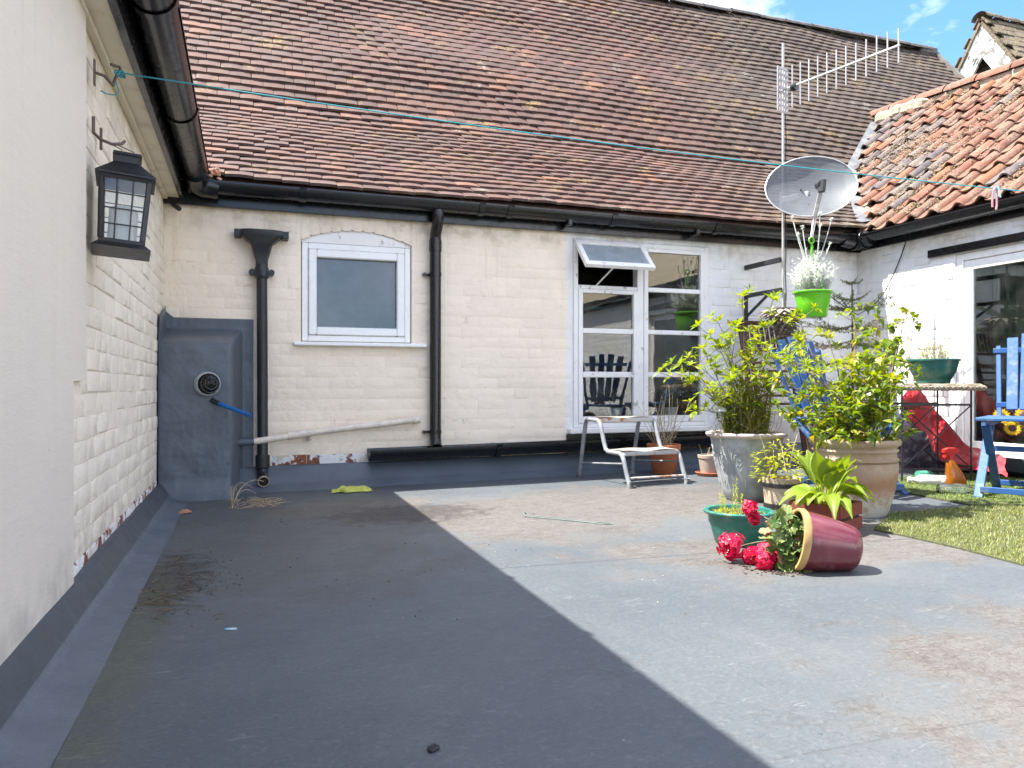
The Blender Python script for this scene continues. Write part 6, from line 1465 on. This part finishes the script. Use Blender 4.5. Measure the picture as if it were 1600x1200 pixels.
bp2 = deck(1440,752); bp2.z += .03; lying('plastic_bottle', 'crumpled green plastic bottle behind the milky one on the turf', bp2+tx*.03+ty*.10, (tx*.9+ty*.3), [(.001,0),(.03,.0),(.028,.04),(.031,.06),(.027,.1),(.012,.13),(.001,.131)], simple('green_plastic', (0.08,0.32,0.22), .35))
sf_ = thing('sunflowers', 'artificial yellow sunflowers in a vase behind the right blue chair', 'flowers', (4.75,3.35,dz(4.7)))
vb_ = Vector((4.74,3.45,dz(4.7))); b_ = MB(); b_.lathe([(.001,0),(.06,0),(.07,.15),(.045,.28),(.055,.30),(.04,.29),(.001,.2)], 24, Matrix.Translation(vb_)); smoothang(b_.build('vase', m_lead, sf_))
stm = MB()
for (px,py) in ((1565,650),(1582,669),(1599,648)):
    c_ = PD(px,py,4.83); stm.tube(curve(vb_+Vector((0,0,.28)), c_, Vector((0,0,.02)), 4), .004, 6); d_ = Vector((-.65,-.7,.3)).normalized(); a = d_.cross(Vector((0,0,1))).normalized(); b2 = d_.cross(a); b_ = MB()
    for ring in (0,1):
        for j in range(16): w = 2*math.pi*(j+.5*ring)/16; b_.leaf(c_+(a*math.cos(w)+b2*math.sin(w))*.020, (a*math.cos(w)+b2*math.sin(w))+d_*(.25-.2*ring), d_, ru(.026,.034), .012,.1,.1,n=3)
    fo = b_.build('petals', m_sunf, sf_); b_ = MB(); b_.lathe([(.001,.008),(.014,.007),(.024,.0),(.022,-.006)], 16, Matrix.Translation(c_) @ d_.to_track_quat('Z','Y').to_matrix().to_4x4()); b_.build('disc', m_brown, fo)
stm.build('stems', m_gstem, sf_)
jp = Vector((*PD(1364,640,4.50).xy, dz(3.5)+.459))
jr = thing('glass_jar', 'clear glass jar with a grey lid on the half hidden blue chair', 'jar', jp); b_ = MB(); b_.lathe([(.001,0),(.046,0),(.05,.006),(.05,.09),(.044,.105),(.040,.108)], 28, Matrix.Translation(jp)); smoothang(b_.build('body', m_clear, jr)); b_ = MB(); b_.lathe([(.043,.105),(.046,.108),(.046,.125),(.03,.15),(.001,.155)], 24, Matrix.Translation(jp)); smoothang(b_.build('lid', m_grey, jr), 30)
rdp = PD(1378,645,4.47); b_ = MB(); b_.grid(14,14,lambda u,v: Vector((rdp.x-.05+.10*u, rdp.y-.04+.09*v, dz(3.6)+.462+.045*math.sin(math.pi*u)*math.sin(math.pi*v)+.016*mn.noise(Vector((u*5,v*5,2)))))); tag(smoothang(b_.build('cloth', m_redp)), 'crumpled red cloth beside the glass jar on the blue chair', 'cloth')

# ---- artificial turf in two pieces
m_turf = leafmat('turf_blades', [(0,(0.10,0.14,0.018)),(.5,(0.17,0.20,0.035)),(.85,(0.24,0.25,0.06)),(1,(0.28,0.24,0.09))], .25)
m_turf2 = leafmat('brighter_turf_blades', [(0,(0.08,0.15,0.018)),(.6,(0.14,0.22,0.03)),(1,(0.2,0.26,0.05))], .25)
m_back_t = simple('turf_backing', (0.08,0.09,0.03), .9, (0.05,0.05,0.025), 40)
def inside(p, poly):
    c_ = False; j = len(poly)-1
    for i in range(len(poly)):
        if (poly[i].y > p[1]) != (poly[j].y > p[1]) and p[0] < (poly[j].x-poly[i].x)*(p[1]-poly[i].y)/(poly[j].y-poly[i].y)+poly[i].x: c_ = not c_
        j = i
    return c_
def turf(label, poly, nb, mat, z, hL):
    o_ = MB(); n = len(poly); o_.add([Vector((p.x,p.y,dz(p.x)+z)) for p in poly]+[Vector((p.x,p.y,dz(p.x)+.0008)) for p in poly], [tuple(range(n))]+[(i,(i+1)%n,n+(i+1)%n,n+i) for i in range(n)])
    t_ = thing('turf_mat', label, 'turf', poly[0]); o_.build('backing', m_back_t, t_); bl = MB(); x0,x1 = min(p.x for p in poly), max(p.x for p in poly); y0,y1 = min(p.y for p in poly), max(p.y for p in poly); k = 0
    while k < nb:
        x, y = ru(x0,x1), ru(y0,y1)
        if not inside((x,y), poly): continue
        k += 1; w = ru(0,6.28); L = hL*ru(.6,1.2); wd = .0016; p = Vector((x,y,dz(x)+z)); t = Vector((math.cos(w),math.sin(w),0)); s_ = Vector((-t.y,t.x,0))*wd
        q = p + t*L*ru(.2,.9) + Vector((0,0,L*ru(.6,1))); bl.add([p-s_,p+s_,q], [(0,1,2)])
    tag(bl.build('blades', mat, t_), kind='stuff')
P = deck
turf('olive artificial turf mat in the foreground beside the urn', [P(1366,829), P(1420,840), P(1500,858), P(1602,885), Vector((3.55,1.2,0)), Vector((4.6,1.5,0)), P(1640,796), P(1560,791), P(1500,794), P(1440,799), P(1392,803)], 26000, m_turf, .006, .016)
turf('brighter green artificial turf piece under the table and chair', [P(1398,768), P(1440,776), P(1520,791), P(1560,789), P(1640,794), Vector((4.95,3.0,0)), Vector((4.90,4.05,0)), P(1440,745), P(1404,748)], 15000, m_turf2, .009, .014)

# ---- litter on the deck
m_glove = simple('yellow_green_cloth', (0.50,0.52,0.10), .9, (0.36,0.38,0.08), 30, bump=.6)
gp_ = deck(549,768); b_ = MB()
def glove(u, v):
    r = 1; x = (u-.5)*.24; y = (v-.5)*.13; e_ = min(1, 4*min(u,1-u,v,1-v)+.02)
    nx_ = mn.noise(Vector((u*3.2,v*3.2,4))); return Vector((gp_.x+x*(1+.35*nx_)+.02*mn.noise(Vector((v*5,u*2,1))), gp_.y+y*(1+.5*mn.noise(Vector((u*4,1,9)))), dz(gp_.x)+.004+(.022+.026*mn.noise(Vector((u*4,v*4,2)))+.01*abs(mn.noise(Vector((u*11,v*11,2)))))*e_**.6))
b_.grid(28,18,glove); tag(smoothang(b_.build('cloth', m_glove),70), 'crumpled yellow green cloth lying on the deck below the small window', 'cloth')
twp = deck(372,790); tw = MB()
for k in range(80):
    p = deck(ru(366,430), ru(782,796)); p.z += .004; q = p + Vector((ru(-.08,.10),ru(-.05,.05),ru(0,.02))); tw.tube(curve(p,q,Vector((0,0,ru(0,.012))),3), .0011, 4)
for (px,py) in ((385,757),(395,762),(370,765),(412,752),(372,770),(400,772)): p = deck(363,795); tw.tube(curve(p+Vector((0,0,.003)), PY(px,py,p.y+ru(.1,.35)), Vector((ru(-.02,.0),0,.06)), 8), .0016, 5)
for k in range(60):
    p = deck(ru(395,440), ru(780,790)); p.z += .006; tw.leaf(p, rv(1)*Vector((1,1,.2)), Vector((0,0,1))+rv(.4), ru(.012,.03), .008, .2,.2,n=2)
tag(tw.build('dead_plant', m_dry), 'dead straw coloured weed and litter by the old pipe outlet', 'dead plant')
m_deb = simple('dark_debris', (0.030,0.024,0.018), .9, (0.12,0.08,0.05), 30, rand=.3); m_deb2 = simple('pale_debris', (0.40,0.38,0.33), .9, (0.25,0.18,0.12), 40, rand=.3)
def bits(name, label, n, mat, zones, s0, s1):
    b_ = MB()
    for k in range(n):
        z_ = random.choice(zones); p = deck(random.gauss(z_[0],z_[2]), random.gauss(z_[1],z_[3])); s_ = ru(s0,s1)
        if p.x < -.33 or p.x > 4 or p.y > D-.28 or p.y < .3: continue
        b_.box((-s_,-s_*.6,0),(s_,s_*.6,s_*.5), s_*.18, Matrix.Translation(p+Vector((0,0,.0005))) @ Matrix.Rotation(ru(0,6.3),4,'Z') @ Matrix.Rotation(ru(-.2,.2),4,'X'))
    tag(b_.build(name, mat), label, None, None, 'stuff')
bits('debris', 'dark crumbs of dirt scattered over the shaded deck', 420, m_deb, [(300,900,40,22),(255,935,20,12),(420,800,60,14),(640,820,200,40),(560,900,230,50),(330,905,30,16)], .0015,.0042)
bits('pale_flecks', 'pale flecks of grit scattered over the deck', 45, m_deb2, [(430,800,60,20),(600,900,250,90),(900,880,200,60)], .0015,.004)
lt = MB()
for k in range(70):
    p = deck(random.gauss(275,32), random.gauss(925,22)); 
    if p.x < -.33: continue
    p.z += .003; lt.tube(curve(p, p+Vector((ru(-.05,.05),ru(-.06,.06),ru(0,.006))), Vector((0,0,.003)), 3), .0012, 4)
for (px,py,qx_,qy_) in ((262,885,283,867),(290,862,302,858),(230,945,320,948)): lt.tube(curve(deck(px,py)+Vector((0,0,.003)), deck(qx_,qy_)+Vector((0,0,.004)), rv(.012)*Vector((1,1,0)), 6), .0014, 4)
tag(lt.build('twig_litter', m_stem), 'thin dark twigs and rotted litter along the left kerb', None, None, 'stuff')
p = deck(289,802); b_ = MB(); b_.grid(8,8,lambda u,v: p+Vector((-.035+.07*u,-.02+.04*v,.004+.02*math.sin(3.1*u)*math.sin(3.1*v)+.008*mn.noise(Vector((u*6,v*6,1)))))); tag(smoothang(b_.build('dead_leaf', m_gerdry)), 'curled reddish dead leaf in the deck corner by the grey boxing', 'leaf')
m_cy = simple('pale_blue_plastic', (0.20,0.55,0.60), .4, (0.6,0.65,0.65), 40); p = deck(361,984); b_ = MB(); b_.prism([(.017*math.cos(w),.006*math.sin(w)) for w in [2*math.pi*k/14 for k in range(14)]], .003, Matrix.Translation(p+Vector((0,0,.001))) @ Matrix.Rotation(-.2,4,'Z')); tag(b_.build('plastic_scrap', m_cy), 'small oval scrap of pale blue plastic on the shaded deck', 'scrap')
p = deck(677,1173); b_ = MB(); b_.box((-.011,-.008,0),(.011,.008,.007),.002,Matrix.Translation(p+Vector((0,0,.001))) @ Matrix.Rotation(.5,4,'Z'))
for k in range(4): b_.box((-.008+.005*k,-.0082,.0072),(-.006+.005*k,.0082,.0082),0,Matrix.Translation(p+Vector((0,0,.001))) @ Matrix.Rotation(.5,4,'Z'))
tag(b_.build('plastic_clip', m_lnb), 'tiny black ribbed plastic clip on the deck at the bottom edge', 'clip')
# the wire prop lying on the sunlit deck
m_wgreen = simple('grey_green_coated_wire', (0.10,0.135,0.12), .5); w0, w1 = deck(818,807), deck(958,820); dd = (w1-w0); dd.z = 0; L = dd.length; dd.normalize(); pp = Vector((-dd.y,dd.x,0)); b_ = MB()
def wq(a, s_, z=.006): return w0 + dd*a*L + pp*s_ + Vector((0,0,z))
b_.tube([wq(.0,.03,.008), wq(-.01,.01,.02), wq(.03,-.012,.008), wq(.06,-.014), wq(.5,-.012), wq(.80,-.010), wq(.88,-.016), wq(.97,-.010), wq(1.0,.0), wq(.96,.014), wq(.86,.018), wq(.79,.006), wq(.5,.010), wq(.10,.014), wq(.07,.022,.012), wq(.09,.04,.012)], .0027, 8)
tag(smoothang(b_.build('wire_prop', m_wgreen)), 'long looped grey green wire lying on the stained sunlit deck', 'wire')
# ---- plants on the inside sill of the casement window
def sillplant(label, px, dense, white):
    c_ = PY(px, 640, D+.20); c_.z = .4255; o_ = thing('plant_pot', label, 'plant pot', c_); b_ = MB(); b_.lathe([(.001,0),(.045,0),(.06,.08),(.063,.085),(.055,.085),(.001,.075)], 28, Matrix.Translation(c_)); smoothang(b_.build('body', m_upvc, o_), 40); fol = MB(); pt = MB()
    for k in range(dense): d_ = rv(1); d_.z = abs(d_.z)+.4; L = ru(.05,.17); q = c_+Vector((0,0,.08))+d_.normalized()*L; fol.leaf(q, d_+rv(.5), Vector((0,0,1)), ru(.025,.045), .018 if not white else .008, .2,.3,n=3)
    tag(fol.build('leaves', m_lf_grn, o_), kind='stuff')
    if white:
        for k in range(40):
            d_ = rv(1); d_.z = abs(d_.z)+.5; q = c_+Vector((0,0,.08))+d_.normalized()*ru(.12,.22)
            for j in range(6): pt.leaf(q, rv(1), Vector((0,0,1)), .014,.010,.2,.2,n=2)
        tag(pt.build('petals', m_white, o_), kind='stuff')
sillplant('green leafy plant in a white pot behind the lower left pane', 962, 70, False)
sillplant('white flowered plant in a white pot behind the lower right pane', 1048, 80, True)
